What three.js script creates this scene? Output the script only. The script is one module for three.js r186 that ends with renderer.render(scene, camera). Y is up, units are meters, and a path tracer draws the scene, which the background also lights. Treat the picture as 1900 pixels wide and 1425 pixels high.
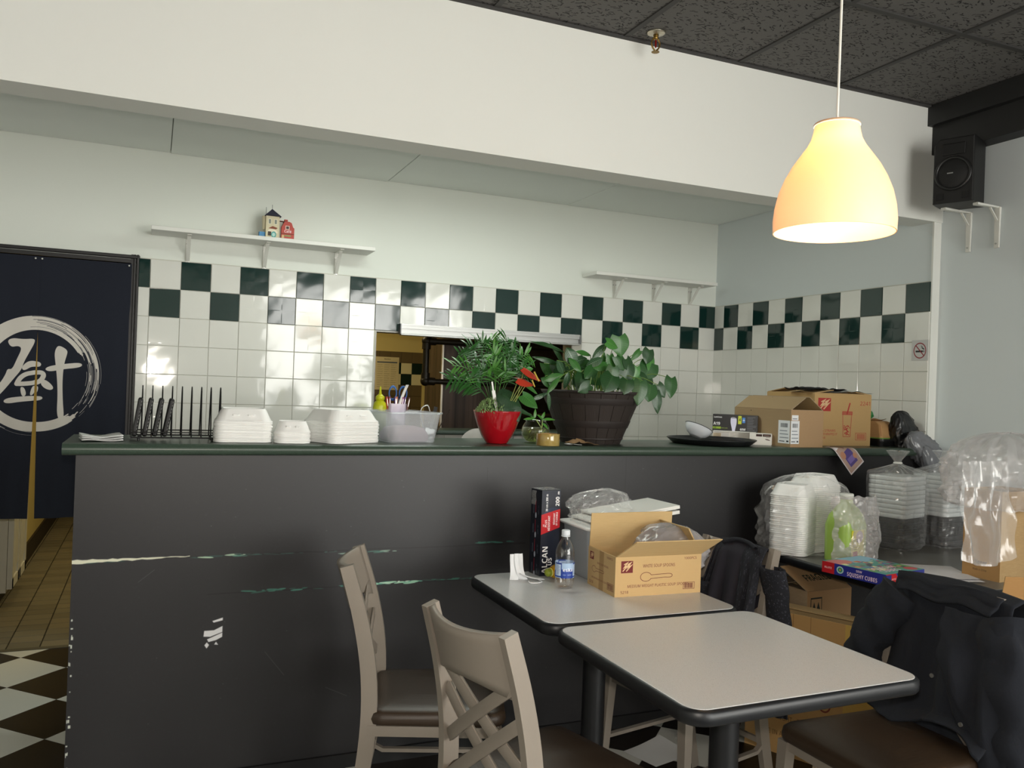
import * as THREE from 'three';
import { RoundedBoxGeometry } from 'three/addons/geometries/RoundedBoxGeometry.js';
import { mergeGeometries, mergeVertices, toCreasedNormals } from 'three/addons/utils/BufferGeometryUtils.js';
import { ImprovedNoise } from 'three/addons/math/ImprovedNoise.js';
import { RectAreaLightUniformsLib } from 'three/addons/lights/RectAreaLightUniformsLib.js';

// ---------------------------------------------------------------- camera, sky, light, exposure
const scene = new THREE.Scene();
const camera = new THREE.PerspectiveCamera(2 * Math.atan(712.5 / 1561.83) * 180 / Math.PI, 1900 / 1425, 0.05, 60);
camera.position.set(-3.61, 1.42, 4.88);
camera.rotation.order = 'YXZ';
camera.rotation.set(0.00346, -0.40297, 0.0360);
scene.add(camera);

scene.background = new THREE.Color(0.55, 0.62, 0.7);
const EXPOSURE = 1.2;
RectAreaLightUniformsLib.init();

const WINDOW_LIGHT = 4.9, FLASH = 5.6, LAMP = 0.21, SERVICE_LIGHT = 4.6, KITCHEN_LIGHT = 3.6;
function areaLight(name, w, h, color, intensity, pos, target) {
  const l = new THREE.RectAreaLight(color, intensity, w, h);
  l.name = name; l.position.set(...pos); l.lookAt(...target); scene.add(l); return l;
}
// daylight through the corner shop windows behind the photographer
areaLight('daylight_front', 1.9, 2.1, 0xfbfaf4, WINDOW_LIGHT, [-1.1, 1.7, 7.9], [-1.1, 1.7, 0]);
areaLight('daylight_side', 2.3, 2.1, 0xfbfaf4, WINDOW_LIGHT, [-0.03, 1.7, 6.6], [-5, 1.7, 6.6]);
// the photographer's flash, a hand's breadth over the lens
const flash = new THREE.PointLight(0xfff6ea, FLASH);
flash.name = 'camera_flash_light'; flash.position.set(-3.605, 1.49, 4.87); flash.castShadow = true; flash.shadow.radius = 0.9; scene.add(flash);
// fluorescent strip on the ceiling over the staff side, kept from view by the bulkhead
areaLight('service_strip_light', 1.16, 0.2, 0xf7fff5, SERVICE_LIGHT * 4, [-2.2, 2.535, 1.22], [-2.2, 0, 1.22]);
// warm ceiling fitting in the kitchen
areaLight('kitchen_panel_light', 1.1, 0.5, 0xffe6ac, KITCHEN_LIGHT * 2.9, [-2.6, 2.52, -1.5], [-2.6, 0, -1.5]);
areaLight('kitchen_panel_light_two', 0.5, 0.9, 0xffe6ac, KITCHEN_LIGHT * 0.45, [-4.1, 2.52, -1.8], [-4.1, 0, -1.8]);

// ---------------------------------------------------------------- helpers
let seedState = 20240611;
const rnd = () => { seedState = (seedState + 0x6d2b79f5) | 0; let t = Math.imul(seedState ^ (seedState >>> 15), 1 | seedState); t = (t + Math.imul(t ^ (t >>> 7), 61 | t)) ^ t; return ((t ^ (t >>> 14)) >>> 0) / 4294967296; };
const rr = (a, b) => a + (b - a) * rnd();
const perlin = new ImprovedNoise();
const nz = (x, y, z) => perlin.noise(x, y, z);
const V = (x, y, z) => new THREE.Vector3(x, y, z);
const D = Math.PI / 180;
const used = new Map();
function numbered(n) { const k = used.get(n) ?? 0; used.set(n, k + 1); return k ? n + '_' + String(k).padStart(3, '0') : n; }
function shadows(o) { o.castShadow = true; o.receiveShadow = true; return o; }
function tag(o, label, category, group) { if (label) o.userData.label = label; if (category) o.userData.category = category; if (group) o.userData.group = group; return o; }
function thing(name, label, category, pos = [0, 0, 0], turn = 0, group) {
  const o = new THREE.Group(); o.name = numbered(name); o.position.set(...pos); o.rotation.y = turn; scene.add(o);
  return tag(o, label, category, group);
}
function part(name, geo, mat, parent, label) {
  const m = shadows(new THREE.Mesh(geo, mat)); m.name = parent === scene ? numbered(name) : name; parent.add(m);
  if (parent !== scene) { const same = parent.children.filter((c) => c.name === name || c.name.startsWith(name + '_0')).length; if (same > 1) m.name = name + '_' + String(same - 1).padStart(3, '0'); }
  if (label) m.userData.label = label;
  return m;
}
function single(name, geo, mat, label, category, group) { // origin moved to the middle of the thing's base
  geo.computeBoundingBox(); const b = geo.boundingBox, c = V((b.min.x + b.max.x) / 2, b.min.y, (b.min.z + b.max.z) / 2); geo.translate(-c.x, -c.y, -c.z);
  const m = part(name, geo, mat, scene); m.position.copy(c); return tag(m, label, category, group);
}
function struct(name, geo, mat) { const m = part(name, geo, mat, scene); m.userData.kind = 'structure'; return m; }
function copyThing(src, name, pos, turn, label, group) {
  const c = src.clone(); c.name = numbered(name); if (pos) c.position.set(...pos); if (turn !== undefined) c.rotation.y = turn;
  c.userData = { ...src.userData }; if (label) c.userData.label = label; if (group) c.userData.group = group; scene.add(c); return c;
}
const ORD = ['lowest', 'second', 'third', 'fourth', 'fifth', 'sixth', 'seventh', 'eighth', 'ninth', 'tenth', 'eleventh', 'twelfth', 'thirteenth', 'fourteenth', 'fifteenth', 'sixteenth', 'seventeenth', 'eighteenth', 'nineteenth', 'twentieth'];
const nth = (k, n) => (k === 0 ? 'lowest' : k === n - 1 ? 'topmost' : k < 20 ? ORD[k] + ' from the bottom' : ORD[n - 1 - k] + ' from the top');
const clean = (g) => { const o = g.index ? g.toNonIndexed() : g.clone(); for (const k of Object.keys(o.attributes)) if (!['position', 'normal', 'uv'].includes(k)) o.deleteAttribute(k); if (!o.attributes.normal) o.computeVertexNormals(); if (!o.attributes.uv) o.setAttribute('uv', new THREE.BufferAttribute(new Float32Array(o.attributes.position.count * 2), 2)); o.clearGroups(); return o; };
const merge = (list) => mergeGeometries(list.map(clean));
const bx = (w, h, d, x = 0, y = 0, z = 0) => new THREE.BoxGeometry(w, h, d).translate(x, y, z);
const rb = (w, h, d, r, x = 0, y = 0, z = 0, s = 2) => new RoundedBoxGeometry(w, h, d, s, r).translate(x, y, z);
const cyl = (r0, r1, h, x = 0, y = 0, z = 0, s = 24) => new THREE.CylinderGeometry(r1, r0, h, s).translate(x, y + h / 2, z);
const span = (x0, x1, y0, y1, z0, z1) => bx(x1 - x0, y1 - y0, z1 - z0, (x0 + x1) / 2, (y0 + y1) / 2, (z0 + z1) / 2);
const lathe = (pts, seg = 32) => new THREE.LatheGeometry(pts.map((p) => new THREE.Vector2(p[0], p[1])), seg);
const tube = (pts, r, n = 24, seg = 8) => new THREE.TubeGeometry(new THREE.CatmullRomCurve3(pts.map((p) => V(...p))), n, r, seg, false);
function rod(a, b, r, seg = 8) { const p = V(...a), q = V(...b), d = q.clone().sub(p), g = new THREE.CylinderGeometry(r, r, d.length(), seg); g.applyQuaternion(new THREE.Quaternion().setFromUnitVectors(V(0, 1, 0), d.clone().normalize())); return g.translate((p.x + q.x) / 2, (p.y + q.y) / 2, (p.z + q.z) / 2); }
// flat bar between two points; w lies along the direction side, t across it
function bar(a, b, w, t, side) {
  const p = V(...a), q = V(...b), d = q.clone().sub(p), len = d.length(), y = d.clone().normalize(), x = V(...side); x.sub(y.clone().multiplyScalar(x.dot(y))).normalize(); const z = x.clone().cross(y);
  return new THREE.BoxGeometry(w, len, t).applyMatrix4(new THREE.Matrix4().makeBasis(x, y, z)).translate((p.x + q.x) / 2, (p.y + q.y) / 2, (p.z + q.z) / 2);
}
// metre uv by the dominant normal
function uvm(g, s = 1) {
  const o = g.index ? g.toNonIndexed() : g; o.computeVertexNormals(); const p = o.attributes.position, n = o.attributes.normal, uv = new Float32Array(p.count * 2);
  for (let i = 0; i < p.count; i++) { const ax = Math.abs(n.getX(i)), ay = Math.abs(n.getY(i)), az = Math.abs(n.getZ(i)); let u, v; if (ax >= ay && ax >= az) { u = p.getZ(i); v = p.getY(i); } else if (ay >= az) { u = p.getX(i); v = p.getZ(i); } else { u = p.getX(i); v = p.getY(i); } uv[i * 2] = u / s; uv[i * 2 + 1] = v / s; }
  o.setAttribute('uv', new THREE.BufferAttribute(uv, 2)); return o;
}
// rings of points joined by quads; each ring closes on itself
function loft(rings, caps = true, closed = true, smooth = true) {
  const n = rings[0].length, pos = [], uv = [], idx = [], cols = closed ? n + 1 : n;
  rings.forEach((r, j) => { for (let i = 0; i < cols; i++) { pos.push(...r[i % n]); uv.push(i / (cols - 1), j / (rings.length - 1)); } });
  for (let j = 0; j < rings.length - 1; j++) for (let i = 0; i < cols - 1; i++) { const a = j * cols + i, b = a + 1, c = a + cols, d = c + 1; idx.push(a, b, d, a, d, c); }
  if (caps) for (const [j, flip] of [[0, true], [rings.length - 1, false]]) {
    const c = [0, 0, 0]; rings[j].forEach((p) => { c[0] += p[0] / n; c[1] += p[1] / n; c[2] += p[2] / n; });
    const o = pos.length / 3; pos.push(...c); uv.push(0.5, 0.5); rings[j].forEach((p) => { pos.push(...p); uv.push(0.5, 0.5); });
    for (let i = 0; i < n; i++) { const a = o + 1 + i, b = o + 1 + (i + 1) % n; flip ? idx.push(o, b, a) : idx.push(o, a, b); }
  }
  const g = new THREE.BufferGeometry(); g.setAttribute('position', new THREE.Float32BufferAttribute(pos, 3)); g.setAttribute('uv', new THREE.Float32BufferAttribute(uv, 2)); g.setIndex(idx); g.computeVertexNormals();
  if (closed && smooth) { const nn = g.attributes.normal; for (let j = 0; j < rings.length; j++) { const a = j * cols, b = a + cols - 1, v = V(nn.getX(a) + nn.getX(b), nn.getY(a) + nn.getY(b), nn.getZ(a) + nn.getZ(b)).normalize(); nn.setXYZ(a, v.x, v.y, v.z); nn.setXYZ(b, v.x, v.y, v.z); } }
  return smooth ? g : toCreasedNormals(g, 0.6);
}
// horizontal rounded rectangle ring, counter-clockwise from above seen so that loft() faces outward going up
function rrect(w, d, r, y, k = 5, cx = 0, cz = 0) {
  const out = [], c = [[w / 2 - r, -(d / 2 - r), -90], [w / 2 - r, d / 2 - r, 0], [-(w / 2 - r), d / 2 - r, 90], [-(w / 2 - r), -(d / 2 - r), 180]];
  for (const [x, z, a0] of c) for (let i = 0; i <= k; i++) { const a = (a0 + 90 * i / k) * D; out.push([cx + x + r * Math.cos(a), y, cz + z + r * Math.sin(a)]); }
  return out.reverse();
}
// sheet from a function of u, v in 0..1, with a true thickness
function sheet(nu, nv, f, t = 0.0015) {
  const P = [], N = []; for (let j = 0; j <= nv; j++) for (let i = 0; i <= nu; i++) P.push(V(...f(i / nu, j / nv)));
  const at = (i, j) => P[Math.min(Math.max(j, 0), nv) * (nu + 1) + Math.min(Math.max(i, 0), nu)];
  for (let j = 0; j <= nv; j++) for (let i = 0; i <= nu; i++) N.push(at(i + 1, j).clone().sub(at(i - 1, j)).cross(at(i, j + 1).clone().sub(at(i, j - 1))).normalize());
  const pos = [], uv = [], idx = [], m = P.length;
  for (const s of [0.5, -0.5]) P.forEach((p, k) => { const q = p.clone().addScaledVector(N[k], s * t); pos.push(q.x, q.y, q.z); uv.push((k % (nu + 1)) / nu, Math.floor(k / (nu + 1)) / nv); });
  const q = (a, b, c, d) => idx.push(a, b, d, a, d, c);
  for (let j = 0; j < nv; j++) for (let i = 0; i < nu; i++) { const a = j * (nu + 1) + i; q(a, a + 1, a + nu + 1, a + nu + 2); q(m + a + 1, m + a, m + a + nu + 2, m + a + nu + 1); }
  for (let i = 0; i < nu; i++) { q(i + 1, i, m + i + 1, m + i); const a = nv * (nu + 1) + i; q(a, a + 1, m + a, m + a + 1); }
  for (let j = 0; j < nv; j++) { const a = j * (nu + 1); q(a, a + nu + 1, m + a, m + a + nu + 1); const b = a + nu; q(b + nu + 1, b, m + b + nu + 1, m + b); }
  const g = new THREE.BufferGeometry(); g.setAttribute('position', new THREE.Float32BufferAttribute(pos, 3)); g.setAttribute('uv', new THREE.Float32BufferAttribute(uv, 2)); g.setIndex(idx); g.computeVertexNormals(); return g;
}
// ---------------------------------------------------------------- textures
function tex(w, h, draw, { srgb = true, repeat } = {}) {
  const c = document.createElement('canvas'); c.width = w; c.height = h; const x = c.getContext('2d'); draw(x, w, h);
  const t = new THREE.CanvasTexture(c); if (srgb) t.colorSpace = THREE.SRGBColorSpace; t.wrapS = t.wrapT = repeat ? THREE.RepeatWrapping : THREE.ClampToEdgeWrapping; if (repeat) t.repeat.set(...repeat); t.anisotropy = 8; return t;
}
function noiseTex(n, f, { srgb = false, repeat } = {}) {
  const data = new Uint8Array(n * n * 4); for (let y = 0; y < n; y++) for (let x = 0; x < n; x++) { const v = f(x / n, y / n), i = (y * n + x) * 4; if (Array.isArray(v)) { data[i] = v[0]; data[i + 1] = v[1]; data[i + 2] = v[2]; } else data[i] = data[i + 1] = data[i + 2] = Math.max(0, Math.min(255, v)); data[i + 3] = 255; }
  const t = new THREE.DataTexture(data, n, n); t.magFilter = THREE.LinearFilter; t.minFilter = THREE.LinearMipmapLinearFilter; t.generateMipmaps = true; t.wrapS = t.wrapT = THREE.RepeatWrapping; if (srgb) t.colorSpace = THREE.SRGBColorSpace; if (repeat) t.repeat.set(...repeat); t.needsUpdate = true; return t;
}
const std = (color, roughness = 0.6, o = {}) => new THREE.MeshStandardMaterial({ color, roughness, ...o });
const phys = (color, roughness = 0.6, o = {}) => new THREE.MeshPhysicalMaterial({ color, roughness, ...o });
const grain = noiseTex(256, (u, v) => 128 + 60 * nz(u * 60, v * 60, 1) + 40 * nz(u * 120, v * 120, 5) + 24 * (rnd() - 0.5));
const paintBump = noiseTex(256, (u, v) => 128 + 50 * nz(u * 32, v * 32, 2) + 30 * nz(u * 64, v * 64, 3));
const waveBump = noiseTex(128, (u, v) => 128 + 100 * nz(u * 4, v * 4, 8));
const text = (x, s, px, py, size, { color = '#000', font = 'sans-serif', weight = '', align = 'left', w } = {}) => { x.fillStyle = color; x.font = weight + ' ' + size + 'px ' + font; x.textAlign = align; x.textBaseline = 'alphabetic'; w ? x.fillText(s, px, py, w) : x.fillText(s, px, py); };
const speckle = (x, w, h, n, cols, s0 = 1, s1 = 2) => { for (let i = 0; i < n; i++) { x.fillStyle = cols[Math.floor(rnd() * cols.length)]; const s = rr(s0, s1); x.fillRect(rnd() * w, rnd() * h, s, s); } };
function barcode(x, px, py, w, h, color) { x.fillStyle = color; let p = px; while (p < px + w) { const b = rr(1, 4); if (p + b < px + w) x.fillRect(p, py, b, h); p += b + rr(1, 4); } }

// ---------------------------------------------------------------- shared materials
const M = {
  wall: std(0xe9eae4, 0.62, { bumpMap: paintBump, bumpScale: 0.0004 }),
  wallCool: std(0xe6eae3, 0.62, { bumpMap: paintBump, bumpScale: 0.0004 }),
  whiteTile: phys(0xe6e6e0, 0.07, { bumpMap: waveBump, bumpScale: 0.0012, clearcoat: 0.4, clearcoatRoughness: 0.05 }),
  greenTile: phys(0x11302c, 0.07, { bumpMap: waveBump, bumpScale: 0.0012, clearcoat: 0.4, clearcoatRoughness: 0.05 }),
  grout: std(0xc9c8bd, 0.9),
  whitePlastic: std(0xe9e9e4, 0.45),
  whiteMetal: std(0xe3e3dc, 0.4),
  blackPaint: std(0x161616, 0.55),
  blackPlastic: std(0x141414, 0.5),
  blackWire: std(0x0d0d0d, 0.35, { metalness: 0.3 }),
  steel: std(0xb8b8b4, 0.35, { metalness: 0.9 }),
  taupe: std(0x8f867b, 0.45, { metalness: 0.15, bumpMap: grain, bumpScale: 0.0002 }),
  vinylSeat: phys(0x35281c, 0.42, { bumpMap: grain, bumpScale: 0.0006, sheen: 0.2 }),
  foam: phys(0xf2f2ef, 0.5, { sheen: 0.3 }),
  film: phys(0xffffff, 0.12, { transmission: 0.9, thickness: 0, ior: 1.45, flatShading: true }),
  filmSoft: phys(0xf6f4f4, 0.18, { transmission: 0.8, thickness: 0, ior: 1.45, flatShading: true }),
  filmMilky: phys(0xeef1f0, 0.4, { transmission: 0.62, thickness: 0, ior: 1.45 }),
  clearPlastic: phys(0xffffff, 0.05, { transmission: 0.97, thickness: 0, ior: 1.5 }),
  frosted: phys(0xf6f8fa, 0.2, { transmission: 0.84, thickness: 0, ior: 1.48 }),
  leaf: phys(0x2f6428, 0.38, { transmission: 0.12, thickness: 0, sheen: 0.1 }),
  leafDark: phys(0x1f4a22, 0.35, { transmission: 0.1, thickness: 0 }),
  leafBright: phys(0x4f8f35, 0.4, { transmission: 0.2, thickness: 0 }),
  stem: std(0x6d8a3c, 0.6),
};
const cardboardMap = (base) => tex(256, 256, (x, w, h) => { x.fillStyle = base; x.fillRect(0, 0, w, h); for (let i = 0; i < 900; i++) { x.fillStyle = rnd() < 0.5 ? 'rgba(90,60,25,0.06)' : 'rgba(255,230,180,0.06)'; x.fillRect(rnd() * w, rnd() * h, rr(4, 40), 1); } }, { repeat: [1, 1] });
const boardMat = (base) => std(0xffffff, 0.85, { map: cardboardMap(base), bumpMap: grain, bumpScale: 0.0002 });
const CARD = boardMat('#b39467'), CARDLIGHT = boardMat('#c4a776'), CARDGREY = boardMat('#9c876c');
const printed = (w, h, base, draw, o = {}) => std(0xffffff, o.roughness ?? 0.8, { map: tex(w, h, (x) => { x.fillStyle = base; x.fillRect(0, 0, w, h); if (!o.plain) for (let i = 0; i < 500; i++) { x.fillStyle = rnd() < 0.5 ? 'rgba(90,60,25,0.05)' : 'rgba(255,230,180,0.05)'; x.fillRect(rnd() * w, rnd() * h, rr(4, 40), 1); } draw(x, w, h); }), ...(o.extra ?? {}) });
// ================================================================ the setting
const S = 0.1524, TOP = 2.03;
// tile with chamfered face, lying in the xy plane, back at z = 0
function tileGeo(w, h, t = 0.007, c = 0.002) {
  const g = 0.0011, W = w / 2 - g, H = h / 2 - g, r = (x, y, z) => [[-x, -y, z], [x, -y, z], [x, y, z], [-x, y, z]];
  return toCreasedNormals(loftZ([r(W, H, 0), r(W, H, t - c), r(W - c, H - c, t)]), 0.2);
}
function loftZ(rings) { const g = loft(rings, true, true, false); const p = g.attributes.position, uv = new Float32Array(p.count * 2); for (let i = 0; i < p.count; i++) { uv[2 * i] = p.getX(i) / 0.3; uv[2 * i + 1] = p.getY(i) / 0.3; } g.setAttribute('uv', new THREE.BufferAttribute(uv, 2)); return g; }
const tileCache = new Map();
function tileOf(w, h) { const k = w.toFixed(4) + h.toFixed(4); if (!tileCache.has(k)) tileCache.set(k, [0, 1, 2].map((i) => { const g = tileGeo(w, h); const uv = g.attributes.uv; for (let j = 0; j < uv.count; j++) uv.setXY(j, uv.getX(j) + i * 0.37, uv.getY(j) + i * 0.21); return g; })); return tileCache.get(k)[Math.floor(rnd() * 3)]; }

// --- wall behind the counter, with doorway and serving hatch
const HX0 = -2.415, HX1 = -1.115, HY0 = 1.125, HY1 = 1.725, DX0 = -4.58, DX1 = -3.735, DY = 2.0;
const wallBack = struct('wall_back', uvm(merge([
  span(-7, DX0, 0, 2.62, -0.12, 0), span(DX0, DX1, DY, 2.62, -0.12, 0), span(DX1, HX0, 0, 2.62, -0.12, 0), span(HX0, HX1, 0, HY0, -0.12, 0), span(HX0, HX1, HY1, 2.62, -0.12, 0), span(HX1, 0.2, 0, 2.62, -0.12, 0),
])), M.wallCool);
part('grout', merge([span(DX1 + 0.035, HX0, 0.8, TOP + 0.004, 0, 0.004), span(HX0, HX1, HY1, TOP + 0.004, 0, 0.004), span(HX0, HX1, 0.8, HY0, 0, 0.004), span(HX1, 0, 0.8, TOP + 0.004, 0, 0.004)]), M.grout, wallBack);
function putTile(parent, w, h, dark, x, y, z, ry) {
  const m = part('tile', tileOf(w, h), dark ? M.greenTile : M.whiteTile, parent); m.position.set(x, y, z); m.rotation.set(rr(-1, 1) * 0.0025, ry + rr(-1, 1) * 0.0025, 0); return m;
}
const xEdges = [0]; for (let k = 0; k < 26; k++) { const x = -(0.9079 + k) * S; if (x < DX1 + 0.04) break; xEdges.push(x); } xEdges.push(DX1 + 0.035);
for (let i = 0; i < xEdges.length - 1; i++) for (let r = 0; r < 8; r++) {
  let x1 = xEdges[i], x0 = xEdges[i + 1]; const y1 = TOP - r * S, y0 = y1 - S; const cx = (x0 + x1) / 2;
  if (r >= 2 && r < 6 && cx > HX0 && cx < HX1) continue;
  if (r >= 2 && r < 6) { if (x0 < HX0 && x1 > HX0 + 0.01) x1 = HX0; if (x1 > HX1 && x0 < HX1 - 0.01) x0 = HX1; }
  putTile(wallBack, x1 - x0, S, (r === 0 && i % 2 === 0) || (r === 1 && i % 2 === 1), (x0 + x1) / 2, (y0 + y1) / 2, 0.003, 0);
}
// --- right wall: tiled beside the counter, plain in the dining room, set back a little there
const wallRight = struct('wall_right', uvm(merge([span(0, 0.2, 0, 2.62, -0.12, 1.79), span(0.045, 0.2, 0, 3.0, 1.79, 5.4), span(0.045, 0.2, 0, 3.0, 7.8, 8), span(0.045, 0.2, 0, 0.55, 5.4, 7.8), span(0.045, 0.2, 2.85, 3.0, 5.4, 7.8)])), std(0xd8dfe0, 0.62, { bumpMap: paintBump, bumpScale: 0.0004 }));
part('grout', span(-0.004, 0, 0.8, TOP + 0.004, 0.004, 1.786), M.grout, wallRight);
const zEdges = [0.008]; for (let j = 0; j < 12; j++) zEdges.push((0.7254 + j) * S);
for (let j = 0; j < zEdges.length - 1; j++) for (let r = 0; r < 8; r++) putTile(wallRight, zEdges[j + 1] - zEdges[j], S, (r === 0 && j % 2 === 1) || (r === 1 && j % 2 === 0), -0.003, TOP - (r + 0.5) * S, (zEdges[j] + zEdges[j + 1]) / 2, -Math.PI / 2);
part('corner_bead', uvm(span(-0.006, 0.046, 0.0, 2.33, 1.784, 1.794)), std(0xe9eae4, 0.5), wallRight);
// --- bulkhead over the counter
struct('wall_bulkhead', uvm(merge([span(-7, 0.045, 2.33, 3.0, 1.65, 1.8)])), M.wall);
// --- other walls of the dining room, out of view
struct('wall_left', uvm(span(-7.2, -7, 0, 3.0, -0.12, 8)), M.wall);
struct('wall_front', uvm(merge([span(-7.2, -2.15, 0, 3.0, 8, 8.2), span(-0.05, 0.2, 0, 3.0, 8, 8.2), span(-2.15, -0.05, 0, 0.55, 8, 8.2), span(-2.15, -0.05, 2.85, 3.0, 8, 8.2)])), M.wall);
const dayGlass = std(0xffffff, 0.2, { emissive: 0xfbfaf4, emissiveIntensity: 2.2 });
{
  const fm = std(0x2a2a2a, 0.4), frame = (n, u0, u1, f) => { const w = struct('window_' + n, merge([f(u0, u0 + 0.05, 0.55, 2.85), f(u1 - 0.05, u1, 0.55, 2.85), f(u0, u1, 0.55, 0.6), f(u0, u1, 2.8, 2.85), f((u0 + u1) / 2 - 0.02, (u0 + u1) / 2 + 0.02, 0.6, 2.8)].map((p) => span(...p[0]))), fm); return w; };
  const fz = (a, b, c, d) => [[a, b, c, d, 7.98, 8.1]], fx = (a, b, c, d) => [[0.03, 0.15, c, d, a, b]];
  const w1 = frame(1, -2.15, -0.05, fz), w2 = frame(2, 5.4, 7.8, fx);
  for (const [a, b] of [[-2.1, -1.12], [-1.08, -0.1]]) part('pane', span(a, b, 0.6, 2.8, 8.02, 8.03), dayGlass, w1);
  for (const [a, b] of [[5.45, 6.58], [6.62, 7.75]]) part('pane', span(0.08, 0.09, 0.6, 2.8, a, b), dayGlass, w2);
}
// --- floors
const floor = struct('floor', uvm(span(-7.2, 0.2, -0.2, -0.004, 0, 8.2)), std(0x2a251f, 0.6));
{
  const T = 0.3048, e = T / Math.SQRT2, W = std(0xd9d9d0, 0.35, { bumpMap: grain, bumpScale: 0.0002 }), B = std(0x211a14, 0.35, { bumpMap: grain, bumpScale: 0.0002 });
  const q = e - 0.0011, full = new THREE.CylinderGeometry(q, q, 0.004, 4, 1).translate(0, -0.002, 0);
  for (let a = -10; a < 22; a++) for (let b = -20; b < 12; b++) {
    const x = -4.162 + (a + b) * e, z = 0.347 + (a - b) * e;
    if (x < -5.2 || x > 0.2 || z < -0.2 || z > 4.2) continue;
    const mat = ((a + b) % 2 + 2) % 2 === 0 ? W : B;
    if (z > 0.2 && x < -0.2) { const m = part('vinyl_tile', full, mat, floor); m.position.set(x, 0, z); continue; }
    // cut tiles along the kitchen threshold and the right wall
    let poly = [[q, 0], [0, q], [-q, 0], [0, -q]].map(([u, v]) => [x + u, z + v]);
    for (const [ax, lim, sg] of [[1, -0.018, 1], [0, 0.04, -1]]) { const out = []; poly.forEach((p, i) => { const n = poly[(i + 1) % poly.length], ip = sg * (p[ax] - lim) >= 0, iq = sg * (n[ax] - lim) >= 0; if (ip) out.push(p); if (ip !== iq) { const t = (lim - p[ax]) / (n[ax] - p[ax]); out.push([p[0] + t * (n[0] - p[0]), p[1] + t * (n[1] - p[1])]); } }); poly = out; }
    if (poly.length < 3) continue;
    const sh = new THREE.Shape(poly.map(([u, v]) => new THREE.Vector2(u, -v)));
    part('vinyl_tile', new THREE.ExtrudeGeometry(sh, { depth: 0.004, bevelEnabled: false }).rotateX(-Math.PI / 2).translate(0, -0.004, 0), mat, floor);
  }
}
const kitchenFloor = struct('floor_kitchen', uvm(span(-5.6, 0.2, -0.2, -0.006, -5.6, 0)), std(0x221d14, 0.8));
{
  const mats = ['#77715e', '#7d7560', '#6e6856'].map((c) => std(c, 0.55, { bumpMap: grain, bumpScale: 0.0004 })), w = 0.152, d = 0.11, g = rb(w - 0.006, 0.008, d - 0.006, 0.002, 0, -0.003, 0, 1);
  for (let i = 0; i < 6; i++) for (let j = 0; j < 49; j++) { const m = part('quarry_tile', g, mats[Math.floor(rnd() * 3)], kitchenFloor); m.position.set(-4.63 + i * w, 0, -0.075 - j * d); }
}
part('threshold', span(DX0, DX1, -0.006, 0.003, -0.02, 0.02), std(0x55503f, 0.6), kitchenFloor);
// --- ceilings
const fissured = tex(512, 512, (x, w, h) => { x.fillStyle = '#5e5c5a'; x.fillRect(0, 0, w, h); speckle(x, w, h, 5000, ['#504e4c', '#64625f', '#474543'], 1, 2); x.strokeStyle = '#161514'; x.lineCap = 'round'; for (let i = 0; i < 640; i++) { const a = rnd() < 0.6 ? rr(-0.5, 0.5) : rnd() * 6.28, l = rr(5, 17), px = rnd() * w, py = rnd() * h; x.lineWidth = rr(2.4, 4.6); x.beginPath(); x.moveTo(px, py); x.quadraticCurveTo(px + l * 0.5 * Math.cos(a) + rr(-2, 2), py + l * 0.5 * Math.sin(a) + rr(-2, 2), px + l * Math.cos(a), py + l * Math.sin(a)); x.stroke(); } }, { repeat: [1, 1] });
const ceilMat = std(0xffffff, 0.9, { map: fissured, bumpMap: fissured, bumpScale: 0.002 });
const ceiling = struct('ceiling', uvm(span(-7.2, 0.2, 2.915, 3.1, 1.65, 8.2)), std(0x1b1a19, 0.9));
{
  const px = 0.585, xs = [], zs = [1.8, 2.465, 3.05, 3.635]; for (let k = -1; k < 6; k++) xs.push(-0.673 - px * k); xs[0] = -0.05;
  for (let i = 0; i < xs.length - 1; i++) for (let j = 0; j < zs.length - 1; j++) {
    const x0 = xs[i + 1], x1 = xs[i], g = bx(x1 - x0 - 0.02, 0.012, zs[j + 1] - zs[j] - 0.02, (x0 + x1) / 2, 2.91, (zs[j] + zs[j + 1]) / 2);
    const m = part('ceiling_panel', uvm(g, 0.55), ceilMat, ceiling); m.rotation.set(0, 0, 0);
  }
  const gridMat = std(0x3a3938, 0.7);
  for (let i = 1; i < xs.length; i++) part('ceiling_grid', span(xs[i] - 0.012, xs[i] + 0.012, 2.898, 2.906, 1.8, 3.7), gridMat, ceiling);
  for (let j = 1; j < zs.length; j++) part('ceiling_grid', span(-4.2, -0.05, 2.897, 2.9055, zs[j] - 0.012, zs[j] + 0.012), gridMat, ceiling);
  part('wall_angle', span(-7, -0.05, 2.893, 2.9, 1.8, 1.82), gridMat, ceiling);
}
const serviceCeiling = struct('ceiling_service', uvm(span(-7, 0.2, 2.62, 2.75, -0.12, 1.65)), std(0xb5b9b4, 0.9));
{
  const panelMat = std(0xeef2ee, 0.9, { bumpMap: grain, bumpScale: 0.0006 });
  for (let k = 0; k < 4; k++) { const x1 = k ? -1.188 * k : 0, x0 = -1.188 * (k + 1); part('ceiling_panel', uvm(span(x0 + 0.003, x1 - 0.003, 2.607, 2.621, 0.004, 1.65), 0.4), panelMat, serviceCeiling).rotation.z = [0.0008, -0.001, 0.0006, 0][k]; }
}
// dark boxed beam along the right wall under the ceiling
const beam = struct('trim_1', uvm(span(-0.05, 0.046, 2.66, 2.915, 1.801, 8)), M.blackPaint);
part('beam_moulding', span(-0.085, -0.05, 2.80, 2.9, 1.801, 8), M.blackPaint, beam);

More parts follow.
